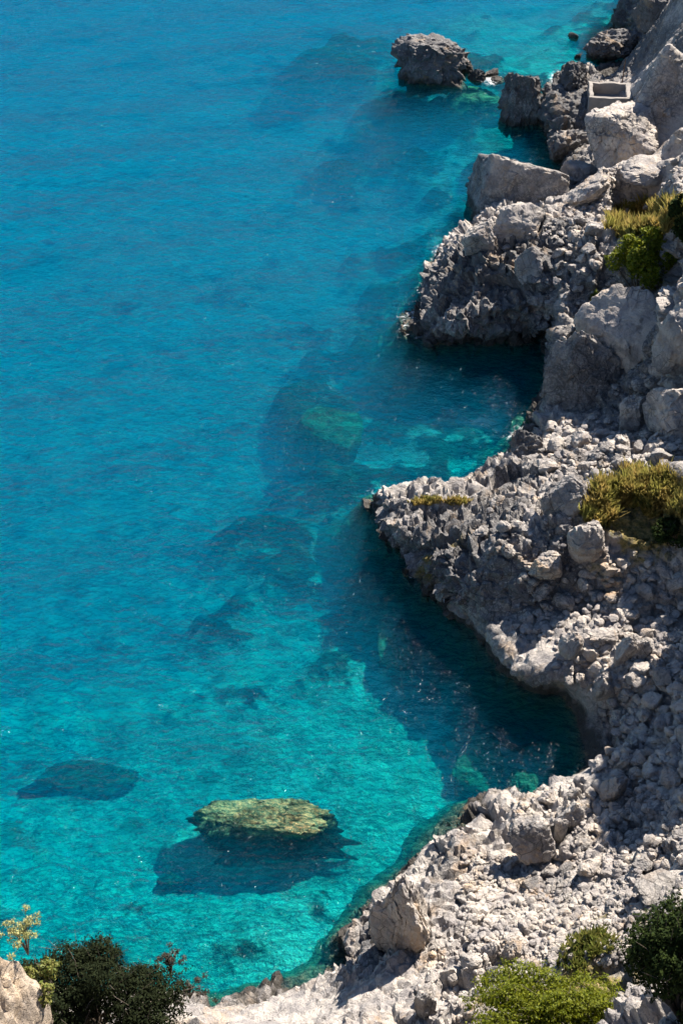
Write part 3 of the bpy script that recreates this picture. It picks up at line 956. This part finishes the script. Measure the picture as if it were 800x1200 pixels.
# lower slope
landmark('boulder', 'big pale boulder with dark shadow on the sunlit lower slope', (592, 957, 652, 1012), 0.85, 135, 6, M_STONE, 0.1, rough=.06, sharp=9, planes=10)
landmark('boulder', 'pale boulder right behind the big pale boulder on the lower slope', (648, 936, 686, 976), 0.85, 136, 5, M_STONE, 0.25)
landmark('boulder', 'small upright stone touching the right side of the big pale boulder', (649, 962, 664, 990), 0.9, 137, 4, M_STONE, 0.2)
landmark('boulder', 'rounded mossy boulder half in shade beside the lit lip of rock', (702, 905, 735, 945), 0.9, 138, 5, M_STONE, 0.25)
landmark('boulder', 'oval boulder at the shadow edge, right below the big pale boulder', (675, 1006, 706, 1030), 0.8, 139, 5, M_STONE, 0.2, sharp=7)
landmark('boulder', 'block streaked with yellow lichen near the dark tree', (738, 1000, 768, 1026), 0.9, 140, 5, M_STONE, 0.3)
landmark('boulder', 'large cracked boulder directly above the dark tree', (742, 1020, 800, 1060), 0.85, 141, 5, M_STONE, 0.3)
landmark('pinnacle_rock', 'leaning rock pinnacle at the water edge with dark left face', (432, 1030, 506, 1142), 0.75, 142, 6, M_STONE, 0.33, 'pinnacle', rough=.14, planes=9, sharp=13, pits=.15, facet=.12, tilt=(0, -0.15), cuts=[(-.65, -.7, .25, .5), (.75, -.1, .55, .55), (.1, .9, .4, .7)])
landmark('boulder', 'tan cube shaped boulder in front of the lime bush on the slope', (585, 1098, 618, 1130), 0.9, 143, 5, M_STONE, 0.25, planes=8, sharp=16)
landmark('boulder', 'smooth grey stone touching the tan cube shaped boulder', (563, 1104, 588, 1134), 0.9, 144, 5, M_STONE, 0.25, sharp=7)
landmark('boulder', 'flat pale rock just left of the large lime bush', (568, 1130, 602, 1156), 0.8, 145, 5, M_STONE, 0.25)
landmark('boulder', 'square pale block at the bottom edge among the jagged shore rock', (484, 1164, 512, 1200), 0.8, 146, 5, M_STONE, 0.3, planes=8, sharp=18)

# submerged boulders
def olive_rock(name, a, b):
    t = NT(name)
    P = t.pos()
    n = t.noise(P, 1.6, 6, 0.68, 0.6)
    c = t.mix(t.map(n, 0.38, 0.62), a, b)
    # olive weed on top; shade of the sides put into the colour below
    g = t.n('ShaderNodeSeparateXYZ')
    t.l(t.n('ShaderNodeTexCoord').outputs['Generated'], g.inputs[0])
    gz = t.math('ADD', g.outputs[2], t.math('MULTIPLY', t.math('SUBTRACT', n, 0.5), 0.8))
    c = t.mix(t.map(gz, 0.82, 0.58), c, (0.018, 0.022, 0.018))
    t.principled(c, 0.9, t.bump(n, 1.0, 0.3), 0.1)
    return t.m


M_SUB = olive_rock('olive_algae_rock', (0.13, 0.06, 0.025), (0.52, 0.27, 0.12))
M_SUBPALE = olive_rock('pale_green_algae_rock', (0.05, 0.06, 0.03), (0.17, 0.16, 0.09))
M_SUBDARK = olive_rock('dark_algae_rock', (0.03, 0.045, 0.03), (0.10, 0.11, 0.06))


def submerged(label, box, top, h, mat, seed, k=0.5, flat=0.35, **kw):
    u0, v0, u1, v1 = box
    p = at((u0 + u1) / 2, (v0 + v1) / 2, top)
    dep = np.linalg.norm(p - np.array([0, 0, CAM_Z]))
    w = (u1 - u0) * dep / FPX
    dpt = abs(at((u0 + u1) / 2, v0, top)[1] - at((u0 + u1) / 2, v1, top)[1])
    v, f = rock_shape(seed, 6, **kw)
    # a flat weedy top and a bulky foot
    cut = flat + 0.12 * fbm(v * 3.0 + 9, 3, seed)
    v[:, 2] = np.where(v[:, 2] > cut, cut + (v[:, 2] - cut) * 0.3, v[:, 2])
    zz = np.clip(v[:, 2], -0.93, 1)
    fl = np.where(zz < cut, np.sqrt(np.maximum(1 - cut ** 2, 0.05) / (1 - zz ** 2)), 1.0)
    fl = np.clip(fl, 0.9, 3.0) * (1 + 0.12 * np.clip(cut - zz, 0, 1.3)) * (1 + 0.10 * fbm(v * 2.2 + 5, 3, seed + 1))
    v[:, 0] = v[:, 0] * fl - 0.06 * (cut - np.minimum(v[:, 2], cut))
    v[:, 1] = v[:, 1] * fl - 0.45 * (cut - np.minimum(v[:, 2], cut))
    v = v * np.array([w, dpt * 1.05, h]) / 2
    o = link('submerged_boulder', mesh_from('submerged_boulder', v, f, mat), None, (p[0], p[1], top - v[:, 2].max()))
    tag(o, label, 'submerged boulder')
    return o


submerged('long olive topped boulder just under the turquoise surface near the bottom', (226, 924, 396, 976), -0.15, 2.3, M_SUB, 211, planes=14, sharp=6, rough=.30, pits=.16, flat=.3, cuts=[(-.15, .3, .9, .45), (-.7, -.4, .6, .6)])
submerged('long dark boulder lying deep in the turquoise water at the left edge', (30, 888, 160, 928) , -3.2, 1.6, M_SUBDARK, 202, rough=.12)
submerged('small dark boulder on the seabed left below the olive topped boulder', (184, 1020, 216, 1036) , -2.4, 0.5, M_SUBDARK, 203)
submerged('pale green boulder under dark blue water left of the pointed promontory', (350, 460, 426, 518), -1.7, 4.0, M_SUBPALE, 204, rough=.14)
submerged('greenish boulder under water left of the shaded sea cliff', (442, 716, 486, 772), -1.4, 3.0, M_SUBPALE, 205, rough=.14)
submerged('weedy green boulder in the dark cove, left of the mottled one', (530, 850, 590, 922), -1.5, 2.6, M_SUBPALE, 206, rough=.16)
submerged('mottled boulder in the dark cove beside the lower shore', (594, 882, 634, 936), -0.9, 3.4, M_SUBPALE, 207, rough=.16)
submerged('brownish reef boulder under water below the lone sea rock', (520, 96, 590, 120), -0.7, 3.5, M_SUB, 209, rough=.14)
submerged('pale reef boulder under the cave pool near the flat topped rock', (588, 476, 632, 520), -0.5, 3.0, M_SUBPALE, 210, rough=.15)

# ------------------------------------------------------------------ loose rocks as individuals
ROCK_MESH = [mesh_from('rock', *rock_shape(300 + i, 4, planes=int(9 + i % 6), sharp=(7, 9, 12, 16)[i % 4], rough=(.05, .08, .1)[i % 3], facet=(.07, .12)[i % 2]), M_STONE, sharp=30) for i in range(14)]
MARKS = [(712, 105, 'the concrete basin'), (727, 160, 'the largest rounded boulder'), (612, 215, 'the wedge slab in the water'), (690, 225, 'the white pyramid boulder'), (755, 262, 'the upper grass mound'),
         (745, 312, 'the lime green shrub'), (722, 390, 'the large tilted slab'), (600, 330, 'the dark promontory face'), (670, 450, 'the smooth dark rock face'), (790, 480, 'the broad shaded boulder'), (618, 525, 'the flat topped pool rock'), (470, 590, 'the promontory tip'),
         (540, 620, 'the jagged promontory'), (660, 585, 'the ochre stained block'), (765, 590, 'the tawny grass mound'), (685, 637, 'the rounded shaded boulder'), (580, 740, 'the shaded sea cliff'), (668, 756, 'the round sunlit boulder'),
         (732, 762, 'the upright pale block'), (709, 805, 'the ochre upright stone'), (690, 870, 'the lit lip of rock'), (718, 925, 'the mossy half shaded boulder'), (622, 985, 'the big pale boulder'), (690, 1018, 'the oval boulder'),
         (753, 1013, 'the lichen streaked block'), (770, 1040, 'the large cracked boulder'), (470, 1085, 'the rock pinnacle'), (600, 1114, 'the tan cube boulder'), (640, 1170, 'the large lime bush'), (498, 1182, 'the square block at the bottom')]
# (polygon box u0 v0 u1 v1, count, px size lo, hi)
ZONES = [((640, 500, 800, 560), 20, 14, 34), ((560, 580, 680, 690), 9, 12, 26), ((600, 660, 800, 745), 34, 12, 30), ((660, 745, 800, 800), 22, 12, 26), ((700, 800, 800, 900), 30, 14, 32),
         ((690, 900, 800, 1010), 36, 13, 28), ((640, 930, 720, 1030), 14, 14, 26), ((540, 1010, 730, 1110), 26, 10, 18), ((690, 190, 800, 250), 22, 9, 18), ((560, 240, 700, 300), 16, 12, 30), ((640, 260, 720, 350), 10, 14, 30),
         ((720, 430, 800, 500), 12, 16, 34), ((740, 110, 800, 190), 6, 9, 16), ((500, 1110, 600, 1190), 10, 14, 28)]
placed = [(uc, vc, max(w_, h_) / 2) for (_, uc, vc, w_, h_) in ROCK_N]
small = []
for (u0, v0, u1, v1), cnt, lo, hi in ZONES:
    made = tries = 0
    while made < cnt and tries < cnt * 30:
        tries += 1
        u, v = RNG.uniform(u0, u1 + (25 if u1 == 800 else 0)), RNG.uniform(v0, v1)
        s = lo + (hi - lo) * RNG.random() ** 2.0
        if any((u - a) ** 2 + (v - b) ** 2 < (r_ + s * 0.36) ** 2 for a, b, r_ in placed):
            continue
        loc, nrm, dist = hit(u, v)
        if loc is None or loc.z < 0.9 or nrm.z < 0.25:
            continue
        placed.append((u, v, s * 0.42))
        small.append((u, v, s, loc.copy(), nrm.copy(), dist))
        made += 1
print('individual rocks', len(small), 'landmarks', len(ROCK_N))
bins = {}
objs = []
ORD = ['largest', 'second largest', 'third largest', 'fourth largest', 'fifth largest', 'sixth largest', 'seventh largest', 'eighth largest', 'ninth largest', 'tenth largest', 'eleventh largest', 'twelfth largest']
for i, (u, v, s, loc, nrm, dist) in enumerate(small):
    w = s * dist / FPX
    o = link('rock', ROCK_MESH[int(RNG.integers(len(ROCK_MESH)))])
    ax = RNG.uniform(0.75, 1.0, 3)
    o.scale = (0.5 * w * 1.05, 0.5 * w * ax[1], 0.5 * w * (0.55 + 0.35 * RNG.random()))
    o.rotation_euler = (RNG.normal(0, 0.35), RNG.normal(0, 0.35), RNG.uniform(0, 6.28))
    o.location = (loc.x, loc.y, loc.z + 0.10 * w)
    mk = min(MARKS, key=lambda m: (m[0] - u) ** 2 + (m[1] - v) ** 2)
    du, dv = u - mk[0], v - mk[1]
    if abs(du) > 1.6 * abs(dv): rel = 'left of' if du < 0 else 'right of'
    elif abs(dv) > 1.6 * abs(du): rel = 'above' if dv < 0 else 'below'
    else: rel = ('upper ' if dv < 0 else 'lower ') + ('left of' if du < 0 else 'right of')
    bins.setdefault((mk[2], rel), []).append((-s, o))
for (mk, rel), lst in bins.items():
    lst.sort(key=lambda q: q[0])
    where = rel if not rel.startswith(('upper', 'lower')) else 'to the ' + rel
    for kx, (s, o) in enumerate(lst):
        tag(o, f'{ORD[min(kx, 11)]} loose rock {where} {mk}' if len(lst) > 1 else f'single loose rock {where} {mk}', 'rock', 'loose rocks lying on the shore')

# ------------------------------------------------------------------ scree: uncountable small stones as one object
SCREE = [((540, 1000, 750, 1130), 2600, 3, 13), ((700, 790, 830, 1020), 800, 6, 18), ((610, 660, 830, 750), 560, 5, 16), ((640, 490, 830, 560), 420, 4, 14), ((680, 195, 830, 255), 900, 2.5, 8),
         ((650, 750, 830, 810), 420, 4, 14), ((560, 590, 700, 690), 60, 4, 11), ((560, 240, 700, 280), 200, 3, 9), ((640, 260, 830, 480), 350, 4, 12), ((600, 940, 720, 1010), 260, 4, 12), ((480, 1080, 620, 1200), 220, 4, 13)]
base = [rock_shape(400 + i, 2, planes=8, sharp=18, rough=.06) for i in range(10)]
VV, FF = [], []
off = 0
for (u0, v0, u1, v1), cnt, lo, hi in SCREE:
    for _ in range(cnt):
        u, v = RNG.uniform(u0, u1), RNG.uniform(v0, v1)
        loc, nrm, dist = hit(u, v)
        if loc is None or loc.z < 0.8 or nrm.z < 0.45:
            continue
        w = (lo + (hi - lo) * RNG.random() ** 3.2) * dist / FPX
        bv, bf = base[int(RNG.integers(10))]
        a = RNG.uniform(0, 6.28)
        R = np.array([[math.cos(a), -math.sin(a), 0], [math.sin(a), math.cos(a), 0], [0, 0, 1]])
        sc = np.array([0.5, 0.5 * RNG.uniform(.65, 1), 0.5 * RNG.uniform(.45, .85)]) * w
        VV.append((bv * sc) @ R.T + np.array([loc.x, loc.y, loc.z + 0.1 * w]))
        FF.append(bf + off)
        off += len(bv)
scree = link('scree', mesh_from('scree', np.vstack(VV), np.vstack(FF), M_STONE, sharp=32))
tag(scree, 'countless small pale stones scattered over the shore between the boulders', 'scree', kind='stuff')


# ------------------------------------------------------------------ vegetation
def leaves(blobs, n, size, seed, aspect=0.45, droop=0.0, shell=0.5, up=0.3, sprigs=0.0):
    r = np.random.default_rng(seed)
    bl = np.array(blobs, dtype=float)                      # x y z rx ry rz
    vol = bl[:, 3] * bl[:, 4] * bl[:, 5]
    which = r.choice(len(bl), n, p=vol / vol.sum())
    d = r.normal(size=(n, 3))
    d /= np.linalg.norm(d, axis=1)[:, None]
    rad = shell + (1 - shell) * r.random(n) ** 0.6
    rad *= 1 + 0.22 * vnoise(d * 2.2 + which[:, None] * 3.1, seed)
    c = bl[which, :3] + d * rad[:, None] * bl[which, 3:]
    if sprigs:
        ns = int(n * sprigs)
        per = 26
        sp = np.arange(ns) // per
        k = sp.max() + 1
        dd_ = r.normal(size=(k, 3)) + [0, 0, 0.5]
        dd_ /= np.linalg.norm(dd_, axis=1)[:, None]
        wj = r.choice(len(bl), k)
        tt_ = r.uniform(0.75, 1.0, ns) + r.uniform(0.1, 0.55, k)[sp] * r.random(ns)
        d[:ns] = dd_[sp] + r.normal(size=(ns, 3)) * 0.07
        c[:ns] = bl[wj[sp], :3] + d[:ns] * tt_[:, None] * bl[wj[sp], 3:]
    nn = d + r.normal(size=(n, 3)) * 0.7 + np.array([0, 0, up])
    nn /= np.linalg.norm(nn, axis=1)[:, None]
    tt = np.cross(nn, r.normal(size=(n, 3)))
    tt /= np.linalg.norm(tt, axis=1)[:, None]
    bb = np.cross(nn, tt)
    s = size * r.uniform(0.6, 1.3, n)[:, None]
    v = np.stack([c - tt * s, c + bb * s * aspect, c + tt * s, c - bb * s * aspect], 1).reshape(-1, 3)
    f = np.arange(4 * n).reshape(n, 4)
    return v, f


def tube(pts, r0, r1, k=6):
    pts = np.array(pts, dtype=float)
    V, F = [], []
    for i, p in enumerate(pts):
        dr = pts[min(i + 1, len(pts) - 1)] - pts[max(i - 1, 0)]
        dr /= np.linalg.norm(dr) + 1e-9
        a = np.cross(dr, [0.3, 0.9, 0.2])
        a /= np.linalg.norm(a)
        b = np.cross(dr, a)
        r = r0 + (r1 - r0) * i / (len(pts) - 1)
        for j in range(k):
            t_ = 2 * math.pi * j / k
            V.append(p + r * (a * math.cos(t_) + b * math.sin(t_)))
    for i in range(len(pts) - 1):
        for j in range(k):
            F.append([i * k + j, i * k + (j + 1) % k, (i + 1) * k + (j + 1) % k, (i + 1) * k + j])
    return np.array(V), np.array(F)


def join(parts):
    V, F, o = [], [], 0
    for v, f in parts:
        V.append(v)
        F.append(f + o)
        o += len(v)
    return np.vstack(V), np.vstack(F)


def root(name, loc, label, cat, group=None):
    o = bpy.data.objects.new(name, None)
    o.empty_display_size = 0.3
    COL.objects.link(o)
    o.location = tuple(loc)
    return tag(o, label, cat, group)


def shrub(name, label, base, rx, ry, hgt, n, leaf, mat, seed, lobes=9, cat='shrub', twigs=True, off=(0, 0), group=None, flat=1.0):
    r = np.random.default_rng(seed)
    o = root(name, base, label, cat, group)
    bl = []
    for i in range(lobes):
        a = r.uniform(0, 6.28)
        q = math.sqrt(r.random()) * 0.8
        z = hgt * (0.30 + 0.45 * (1 - q * q) * r.uniform(.6, 1.15)) * flat
        s = r.uniform(0.17, 0.31) if n > 8000 else r.uniform(.22, .4)
        bl.append((rx * q * math.cos(a) + off[0], ry * q * math.sin(a) + off[1], z, rx * s, ry * s, hgt * s * 0.75))
    v, f = leaves(bl, n, leaf, seed, sprigs=0.35)
    link('foliage', mesh_from('foliage', v, f, mat, smooth=False), o)
    tw = []
    for b in bl:
        e = np.array(b[:3])
        st = np.array([r.normal(0, rx * .08) + off[0] * .4, r.normal(0, ry * .08) + off[1] * .4, -0.3])
        m = (st + e) / 2 + r.normal(0, 0.08 * rx, 3)
        tw.append(tube([st, m, e], 0.035 + 0.012 * hgt, 0.012))
        for _ in range(2):
            e2 = e + r.normal(0, 0.25, 3) * np.array(b[3:])
            tw.append(tube([m, (m + e2) / 2 + r.normal(0, .05 * rx, 3), e2], 0.02, 0.008, 4))
    for b in bl:
        for _ in range(3):
            dr = r.normal(size=3) + [0, 0, 0.6]
            dr /= np.linalg.norm(dr)
            e = np.array(b[:3])
            tip = e + dr * np.array(b[3:]) * r.uniform(1.15, 1.7)
            tw.append(tube([e, (e + tip) / 2 + r.normal(0, .03 * rx, 3), tip], 0.016, 0.006, 4))
    v, f = join(tw)
    link('branches', mesh_from('branches', v, f, M_BARK), o)
    return o


def px_base(u, v, z=None):
    if z is not None:
        return at(u, v, z)
    loc, nrm, d = hit(u, v)
    return np.array(loc)


def mpp(p):
    return np.linalg.norm(p - np.array([0, 0, CAM_Z])) / FPX


def grass(name, label, boxes, n, hgt, mat, seed, cat='grass', rad=None):
    """upright blades rooted on the ground over an area of soft ellipses"""
    r = np.random.default_rng(seed)
    c0 = px_base(*boxes[0][:2])
    o = root(name, c0, label, cat)
    V, F = [], []
    k = 0
    for (u, v, ru, rv, fr) in boxes:
        c = px_base(u, v)
        m = mpp(c)
        for _ in range(int(n * fr)):
            a = r.uniform(0, 6.28)
            q = math.sqrt(r.random())
            q *= 0.75 + 0.25 * math.sin(3 * a + seed) * math.sin(5 * a)
            loc, nrm, d = hit(u + ru * q * math.cos(a), v + rv * q * math.sin(a))
            if loc is None or loc.z < 0.5:
                continue
            p = np.array(loc) - c0
            L = hgt * r.uniform(0.5, 1.2)
            b = r.uniform(0, 6.28)
            wd = 0.03 + 0.02 * r.random()
            s = np.array([math.cos(b), math.sin(b), 0]) * wd * (hgt / 0.5) ** 0.5
            ln = np.array([r.normal(0, .35), r.normal(0, .35) - 0.15, 1.0])
            ln = ln / np.linalg.norm(ln) * L
            bend = ln * 0.5 + np.array([0, 0, 0.08 * L])
            V += [p - s, p + s, p + bend + s * .8, p + bend - s * .8, p + ln + s * .15, p + ln - s * .15]
            F += [[k, k + 1, k + 2, k + 3], [k + 3, k + 2, k + 4, k + 5]]
            k += 6
    link('blades', mesh_from('blades', np.array(V), np.array(F), mat, smooth=False), o)
    return o


b = px_base(746, 342)
shrub('shrub', 'bright lime green rounded shrub on the cliff above the tilted slab', b, 42 * mpp(b), 34 * mpp(b), 4.3, 14000, 0.11, M_LIME, 11, 26)
grass('grass_mound', 'tawny and green grass mound behind the lime green shrub', [(765, 258, 55, 24, .7), (735, 266, 30, 18, .3)], 6500, 0.95, M_GRASS, 12, 'grass')
b = px_base(792, 275)
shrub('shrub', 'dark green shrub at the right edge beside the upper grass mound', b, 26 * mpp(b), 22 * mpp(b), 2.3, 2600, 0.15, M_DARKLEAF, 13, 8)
grass('grass_mound', 'large tawny grass mound at the right edge in the middle', [(770, 580, 66, 34, .75), (712, 582, 24, 22, .15), (700, 605, 24, 18, .1)], 8500, 0.8, M_GRASS, 14, 'grass')
b = px_base(792, 634)
shrub('shrub', 'dark brown green shrub hanging below the tawny grass mound', b, 27 * mpp(b), 22 * mpp(b), 1.1, 2600, 0.09, M_DARKLEAF, 15, 8)
grass('grass_tuft', 'small green tuft left of the lime green shrub', [(697, 352, 9, 8, 1.0)], 260, 0.4, M_GREENGRASS, 16, 'grass')
grass('grass_tuft', 'thin ochre grass on the back edge of the pointed promontory', [(500, 588, 26, 6, .6), (535, 588, 20, 6, .4)], 900, 0.28, M_GRASS, 17, 'grass')
grass('grass_tuft', 'green grass tuft on the slope between lime bush and dark tree', [(690, 1108, 34, 22, .8), (672, 1128, 22, 12, .2)], 1800, 0.42, M_GREENGRASS, 18, 'grass')
grass('grass_tuft', 'green tuft by the mossy half shaded boulder', [(716, 934, 8, 9, 1.0)], 200, 0.3, M_GREENGRASS, 19, 'grass')
b = at(640, 1192, 9.0)
b[2] = max(ground(b[0], b[1])[0], 5.0)
b = px_base(634, 1214)
shrub('shrub', 'large lime green bush at the bottom edge right of centre', b, 112 * mpp(b), 62 * mpp(b), 2.5, 42000, 0.05, M_LIME, 21, 44)
b = px_base(802, 1186)
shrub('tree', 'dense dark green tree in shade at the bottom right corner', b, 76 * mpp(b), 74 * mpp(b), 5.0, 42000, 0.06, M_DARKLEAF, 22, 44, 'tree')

# ------------------------------------------------------------------ near crag with its plants at the lower left
v, f = rock_shape(501, 6, planes=16, sharp=10, rough=.12, freq=2.6, pits=.12)
pc = at(-22, 1130, 15.5)
v = v * np.array([2.1, 2.6, 9.5])
crag = link('crag', mesh_from('crag', v, f, M_CRAG), None, (pc[0] - 0.55, pc[1] - 1.0, pc[2] - 5.4))
tag(crag, 'warm sunlit limestone crag in the lower left corner', 'crag', kind='structure')
v, f = rock_shape(502, 6, planes=16, sharp=9, rough=.14, freq=2.4, pits=.12)
pc2 = at(150, 1230, 9.0)
v = v * np.array([5.0, 4.0, 7.5])
crag2 = link('crag', mesh_from('crag', v, f, M_DARKSTONE), None, (pc2[0], pc2[1] - 1.5, 3.0))
tag(crag2, 'grey shaded foot of rock under the dark bush', 'crag', kind='structure')
b = at(110, 1205, 10.0)
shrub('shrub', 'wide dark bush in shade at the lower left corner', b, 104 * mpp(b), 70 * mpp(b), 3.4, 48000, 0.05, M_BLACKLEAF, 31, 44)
b = at(48, 1160, 13.5)
shrub('shrub', 'small olive green bush on the edge of the warm crag', b, 34 * mpp(b), 30 * mpp(b), 1.1, 2600, 0.06, M_GREENGRASS, 32, 8)


def stalks(label, base, hgt, spread, n, mat, seed, head=0.10, lean=0.0):
    r = np.random.default_rng(seed)
    o = root('flowering_plant', base, label, 'plant')
    st, hb = [], []
    for i in range(n):
        e = np.array([r.normal(lean, spread), r.normal(0, spread), hgt * r.uniform(.75, 1.05)])
        m = e * 0.55 * np.array([.6, .6, 1]) + r.normal(0, .03, 3)
        st.append(tube([np.zeros(3) - [0, 0, .2], m, e], 0.022, 0.010, 5))
        for _ in range(2):
            e2 = e + np.array([r.normal(0, head * 1.6), r.normal(0, head * 1.6), r.normal(0, head * .6)])
            st.append(tube([m, (m + e2) / 2, e2], 0.010, 0.006, 4))
            hb.append((*e2, head, head, head * .7))
        hb.append((*e, head, head, head * .7))
    v, f = join(st)
    link('stems', mesh_from('stems', v, f, M_BARK), o)
    v, f = leaves(hb, 55 * len(hb), 0.035, seed, shell=.2)
    link('flower_heads', mesh_from('flower_heads', v, f, mat, smooth=False), o)
    return o


stalks('pale yellow flowering plant on stalks on top of the warm crag', at(32, 1114, 15.2), 1.15, 0.24, 10, M_FLOWER, 41, 0.13)
stalks('taller dark seeding plant rising right of the dark bush', at(200, 1142, 10.5), 1.1, 0.20, 7, M_RUST, 42, 0.11, 0.1)
stalks('lower dark seeding plant at the right end of the dark bush', at(222, 1166, 10.0), 0.75, 0.25, 6, M_RUST, 43, 0.11, 0.2)


# ------------------------------------------------------------------ concrete basin and post
def box(cx, cy, cz, sx_, sy_, sz_, bev=0.03):
    bm = bmesh.new()
    bmesh.ops.create_cube(bm, size=1.0)
    bmesh.ops.scale(bm, vec=(sx_, sy_, sz_), verts=bm.verts)
    bmesh.ops.translate(bm, vec=(cx, cy, cz), verts=bm.verts)
    bmesh.ops.bevel(bm, geom=bm.edges[:], offset=bev, segments=2, affect='EDGES')
    bmesh.ops.subdivide_edges(bm, edges=[e for e in bm.edges if e.calc_length() > 0.25], cuts=7, use_grid_fill=True)
    pv = np.array([q.co[:] for q in bm.verts])
    dv = np.stack([fbm(pv * 1.3 + 7 + 9 * a, 3, 60 + a) for a in range(3)], 1) * 0.09 + np.stack([fbm(pv * 5 + 3 * a + 20, 2, 70 + a) for a in range(3)], 1) * 0.03
    for q, o_ in zip(bm.verts, dv):
        q.co += Vector(o_)
    m = bpy.data.meshes.new('box')
    bm.to_mesh(m)
    bm.free()
    return m


bp = at(714, 106, 3.4)
basin = root('basin', (bp[0], bp[1], 3.4), 'square roofless concrete basin on the pale rock platform', 'basin')
basin.rotation_euler = (0, 0, math.radians(-6))
W_, D_, T_ = 3.0, 2.5, 0.28
for nm, m, mt in (('wall', box(0, -D_ / 2, -0.9, W_, T_, 1.9), M_CONCRETE), ('wall', box(0, D_ / 2, -0.9, W_, T_, 1.8), M_CONCRETE),
                  ('wall', box(-W_ / 2 + T_ / 2, 0, -0.903, T_, D_ - T_ - .004, 1.86), M_CONCRETE), ('wall', box(W_ / 2 - T_ / 2, 0, -0.897, T_ + .1, D_ - T_ - .004, 1.9), M_CONCRETE),
                  ('basin_floor', box(0, 0, -0.95, W_ - 2 * T_, D_ - T_ - .01, 0.2), M_BASIN)):
    m.materials.append(mt)
    link(nm, m, basin)
pp = at(729, 92, 2.8)
v, f = tube([pp - [0, 0, 1.0], pp + [0, 0, .4], pp + [0.02, 0, 1.5]], 0.045, 0.04, 8)
post = link('post', mesh_from('post', v - pp, f, M_POST), None, tuple(pp))
tag(post, 'thin rusty post standing behind the concrete basin', 'post')

# ------------------------------------------------------------------ light
AZ, EL = math.radians(40), math.radians(47)
S = Vector((math.sin(AZ) * math.cos(EL), math.cos(AZ) * math.cos(EL), math.sin(EL)))
sd = bpy.data.lights.new('sun', 'SUN')
sd.energy = 5.0
sd.angle = math.radians(0.53)
sd.color = (1.0, 0.93, 0.84)
so = bpy.data.objects.new('sun', sd)
COL.objects.link(so)
so.rotation_euler = S.to_track_quat('Z', 'Y').to_euler()
so.location = (30, 60, 80)
w = bpy.data.worlds.new('World')
SC.world = w
w.use_nodes = True
nt = w.node_tree
bg = nt.nodes['Background']
sky = nt.nodes.new('ShaderNodeTexSky')
sky.sky_type = 'NISHITA'
sky.sun_disc = False
sky.sun_elevation = EL
sky.sun_rotation = AZ
sky.air_density = 1.0
sky.dust_density = 0.1
sky.ozone_density = 5.0
nt.links.new(sky.outputs[0], bg.inputs[0])
bg.inputs[1].default_value = 0.06

SC.render.engine = 'CYCLES'
cy = SC.cycles
cy.use_denoising = True
try:
    cy.denoiser = 'OPENIMAGEDENOISE'
    cy.denoising_input_passes = 'RGB_ALBEDO_NORMAL'
except Exception:
    pass
cy.max_bounces = 8
cy.diffuse_bounces = 1
cy.glossy_bounces = 2
cy.volume_bounces = 4
cy.transparent_max_bounces = 12
cy.transmission_bounces = 2
cy.caustics_reflective = False
cy.caustics_refractive = False
cy.use_adaptive_sampling = True
cy.adaptive_threshold = 0.02
SC.view_settings.view_transform = 'Standard'
SC.view_settings.look = 'None'
SC.view_settings.exposure = 1.5
SC.view_settings.gamma = 1.0
SC.view_settings.use_curve_mapping = False
